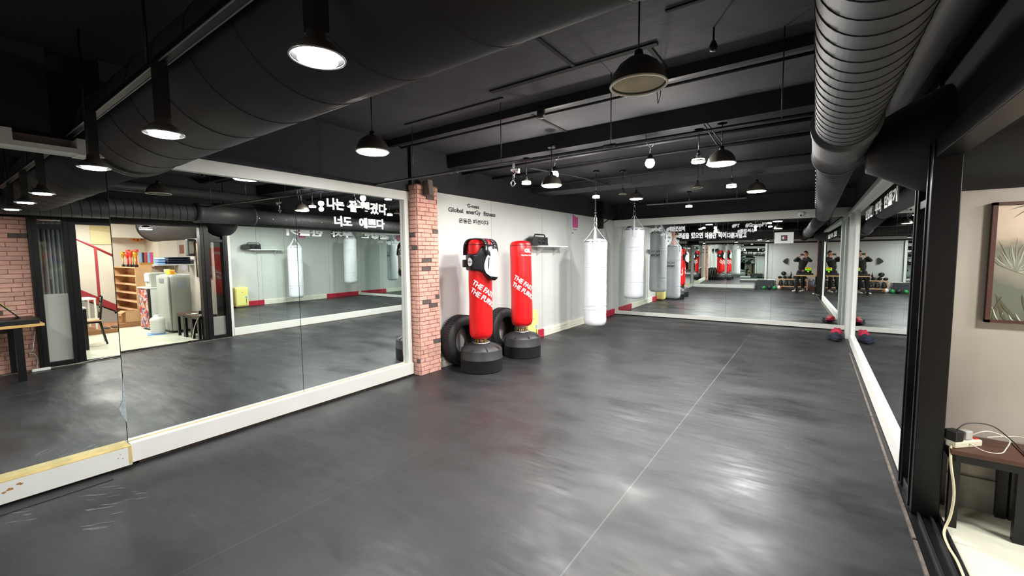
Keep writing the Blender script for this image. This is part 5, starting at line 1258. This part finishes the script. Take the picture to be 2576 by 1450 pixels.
# ================================================================== THE PHOTOGRAPHER
fh = Vector((-math.sin(YAW), math.cos(YAW), 0)); rh = Vector((math.cos(YAW), math.sin(YAW), 0))
PX = Vector((.13, -.23, 0))
person = thing('person', 'person in black sweater and dark trousers holding a phone up, reflected at the right end', 'person', (PX.x, PX.y, 0))
def W(x, y, z): return Vector((x, y, z))-PX
def PF(r, f, z, c=(.13, -.23)): return Vector((c[0], c[1], 0))+rh*r+fh*f+Vector((0, 0, z))-PX
def skin_mesh(name, nodes, edges, m, parent, root=0, sub=2):
    me = bpy.data.meshes.new(name+'_cage'); me.from_pydata([n[0] for n in nodes], edges, []); o = bpy.data.objects.new(name+'_cage', me); COL.objects.link(o)
    sk = o.modifiers.new('skin', 'SKIN'); sk.use_smooth_shade = True; sk.branch_smoothing = .6
    for i, n in enumerate(nodes):
        r_ = n[1]; r_ = (r_, r_) if not isinstance(r_, tuple) else r_
        me.skin_vertices[0].data[i].radius = r_; me.skin_vertices[0].data[i].use_root = (i == root)
    sb = o.modifiers.new('sub', 'SUBSURF'); sb.levels = sub; sb.render_levels = sub
    dg = bpy.context.evaluated_depsgraph_get(); nm = bpy.data.meshes.new_from_object(o.evaluated_get(dg)); nm.name = name
    bpy.data.objects.remove(o); bpy.data.meshes.remove(me)
    nm.materials.clear(); nm.materials.append(m)
    for p in nm.polygons: p.use_smooth = True; p.material_index = 0
    q = bpy.data.objects.new(name, nm); COL.objects.link(q); q.parent = parent
    return q
pel = W(.05, -.30, .90); wst = W(.07, -.30, 1.05); chs = W(.10, -.29, 1.24); nk0 = W(.13, -.275, 1.37); nk = W(.15, -.255, 1.44); hd = W(.165, -.235, 1.545)
shl = chs+rh*-.165+Vector((0, 0, .10)); shr = chs+rh*.165+Vector((0, 0, .10))
lw = fh*-.055+rh*-.075-PX+Vector((0, 0, 1.475)); rw = fh*-.055+rh*.175-PX+Vector((0, 0, 1.475))
el = W(-.225, -.25, 1.27); er = W(.355, .10, 1.26)
hipl = pel+rh*-.085+Vector((0, 0, -.03)); hipr = pel+rh*.085+Vector((0, 0, -.03))
anl = W(-.14, -.27, .075); anr = W(.12, -.38, .075)
knl = (hipl+anl)/2+fh*.03+Vector((0, 0, .03)); knr = (hipr+anr)/2+fh*.03+Vector((0, 0, .03))
lh = lw+(rh*.012+fh*.018+Vector((0, 0, .055))); rhd = rw+(rh*-.012+fh*.018+Vector((0, 0, .055)))
nodes = [(pel, .115), (wst, (.12, .10)), (chs, (.15, .11)), (nk0, .055), (nk, .05), (hd, .078),
         (shl, .052), (el, .038), (lw, .026), (shr, .052), (er, .038), (rw, .026),
         (hipl, .085), (knl, .055), (anl, .038), (hipr, .085), (knr, .055), (anr, .038)]
edges = [(0, 1), (1, 2), (2, 3), (3, 4), (4, 5), (2, 6), (6, 7), (7, 8), (2, 9), (9, 10), (10, 11), (0, 12), (12, 13), (13, 14), (0, 15), (15, 16), (16, 17)]
# hands: palm + five fingers each
for side, wi, base, s in (('l', 8, lh, 1), ('r', 11, rhd, -1)):
    pi_ = len(nodes); nodes.append((base, (.030, .016))); edges.append((wi, pi_))
    for k in range(4):
        o_ = base+rh*(s*(.004+.006*k))+Vector((0, 0, .030-.018*k))+fh*.012
        tip1 = o_+fh*.020+rh*(s*.014)+Vector((0, 0, .012-.006*k)); tip2 = tip1+rh*(s*(.026-.003*abs(k-1)))-fh*.004
        a = len(nodes); nodes += [(o_, .009), (tip1, .0085), (tip2, .007)]; edges += [(pi_, a), (a, a+1), (a+1, a+2)]
    o_ = base+rh*(s*.012)+Vector((0, 0, -.028))-fh*.004; tip1 = o_+rh*(s*.022)-fh*.010+Vector((0, 0, .004))
    tip2 = tip1+rh*(s*.022)+Vector((0, 0, .010)); a = len(nodes); nodes += [(o_, .010), (tip1, .0095), (tip2, .008)]; edges += [(pi_, a), (a, a+1), (a+1, a+2)]
body = skin_mesh('body', nodes, edges, M['skin'], person)
# head shape
b = BM(); bmesh.ops.create_uvsphere(b, u_segments=40, v_segments=28, radius=1)
for v in b.verts:
    x, y, z = v.co.x, v.co.y, v.co.z        # y forward
    w = .074*(1-.16*max(0, -z)**1.5); d = .094; h = .115
    if z < -.2 and y > 0: y *= 1-.10*(-z-.2)
    nose = .020*math.exp(-((x/.16)**2))*math.exp(-(((z+.15)/.22)**2))*(1 if y > 0 else 0)
    brow = .004*math.exp(-(((z-.18)/.1)**2))*(1 if y > .5 else 0); eye = -.006*(math.exp(-(((abs(x)-.38)/.16)**2))*math.exp(-(((z-.03)/.1)**2)) if y > 0 else 0)
    lip = .004*math.exp(-((x/.28)**2))*math.exp(-(((z+.48)/.06)**2))*(1 if y > 0 else 0); chin = .008*math.exp(-((x/.3)**2))*math.exp(-(((z+.85)/.18)**2))*(1 if y > 0 else 0)
    v.co = Vector((x*w, y*d+nose+brow+eye+lip+chin, z*h))
for f in b.faces: f.smooth = True
for s in (-1, 1):
    r_ = bmesh.ops.create_icosphere(b, subdivisions=2, radius=1)['verts']
    for v in r_: v.co = Vector((s*.076+v.co.x*.010, -.005+v.co.y*.018, v.co.z*.030))
ang = YAW
head = obj('head', b, M['skin'], person, loc=hd+Vector((0, 0, .015)), rot=(0, 0, ang))
b = BM()
for s in (-1, 1):
    r_ = bmesh.ops.create_icosphere(b, subdivisions=2, radius=.010)['verts']
    for v in r_: v.co += Vector((s*.029, .083, .004))
obj('eyes', b, M['dark_decal'], head)
b = BM(); tube(b, [(-.022, .083, -.055), (0, .090, -.054), (.022, .083, -.055)], .004, 6); obj('mouth', b, mat('lips', '#a35c52', .5), head)
b = BM(); bmesh.ops.create_uvsphere(b, u_segments=36, v_segments=24, radius=1)
for v in list(b.verts):
    x, y, z = v.co; v.co = Vector((x*.082, y*.100-.006, z*.124+.004))
dele = [v for v in b.verts if (v.co.z < .042 and v.co.y > .03) or (v.co.z < -.045) or (v.co.z < .02 and v.co.y > -.01 and abs(v.co.x) > .0)]
bmesh.ops.delete(b, geom=dele, context='VERTS')
for f in b.faces: f.smooth = True
o = obj('hair', b, M['hair'], head, loc=(0, 0, .003)); md = o.modifiers.new('s', 'SOLIDIFY'); md.thickness = .012; md.offset = -1
# clothes
mid = lambda a, c, k: a+(c-a)*k
sw = [(mid(pel, wst, -.15), (.185, .165)), (mid(wst, chs, .35), (.185, .16)), (chs, (.19, .15)), (nk0+Vector((0, 0, .0)), .075), (nk0+Vector((0, 0, .045)), .062),
      (shl, .082), (el, .062), (mid(el, lw, .86), .042), (shr, .082), (er, .062), (mid(er, rw, .86), .042)]
skin_mesh('sweater', sw, [(0, 1), (1, 2), (2, 3), (3, 4), (2, 5), (5, 6), (6, 7), (2, 8), (8, 9), (9, 10)], M['sweater'], person, root=1)
tr = [(pel+Vector((0, 0, .06)), (.135, .115)), (pel+Vector((0, 0, -.02)), .13), (hipl, .105), (knl, .078), (mid(knl, anl, .93), .062), (hipr, .105), (knr, .078), (mid(knr, anr, .93), .062)]
skin_mesh('trousers', tr, [(0, 1), (1, 2), (2, 3), (3, 4), (1, 5), (5, 6), (6, 7)], M['trousers'], person)
for a_ in (anl, anr):
    b = BM(); prof = [(-.09, .030, .045), (-.06, .036, .075), (.0, .038, .07), (.08, .045, .045), (.15, .042, .038), (.185, .02, .02)]
    rings = []
    for y, w_, h_ in prof: rings.append([b.verts.new((w_*math.cos(2*PI*k/14), y, h_*max(0, math.sin(2*PI*k/14)))) for k in range(14)])
    for i in range(len(rings)-1):
        for k in range(14): b.faces.new((rings[i][k], rings[i][(k+1) % 14], rings[i+1][(k+1) % 14], rings[i+1][k])).smooth = True
    b.faces.new(rings[0]); b.faces.new(rings[-1][::-1])
    obj('slipper', b, M['white_plastic'], person, loc=(a_.x, a_.y, .002), rot=(0, 0, YAW))
# phone, held at the camera position, just behind the lens
ph = thing('mobile_phone', 'black phone held level in both hands in front of the face', 'phone', Vector((0, 0, 1.55))-fw*.014)
ph.rotation_euler = mw.to_euler()
b = BM(); box(b, -.035, .125, -.055, .022, -.004, .004, bev=.003); pb = obj('phone_body', b, M['black_plastic'], ph)
b = BM(); lathe(b, [(0, -.007), (.007, -.007), (.008, -.004), (0, -.004)], 16); 
for x in (.0, .022): pass
obj('phone_lens', b, M['steel'], pb)
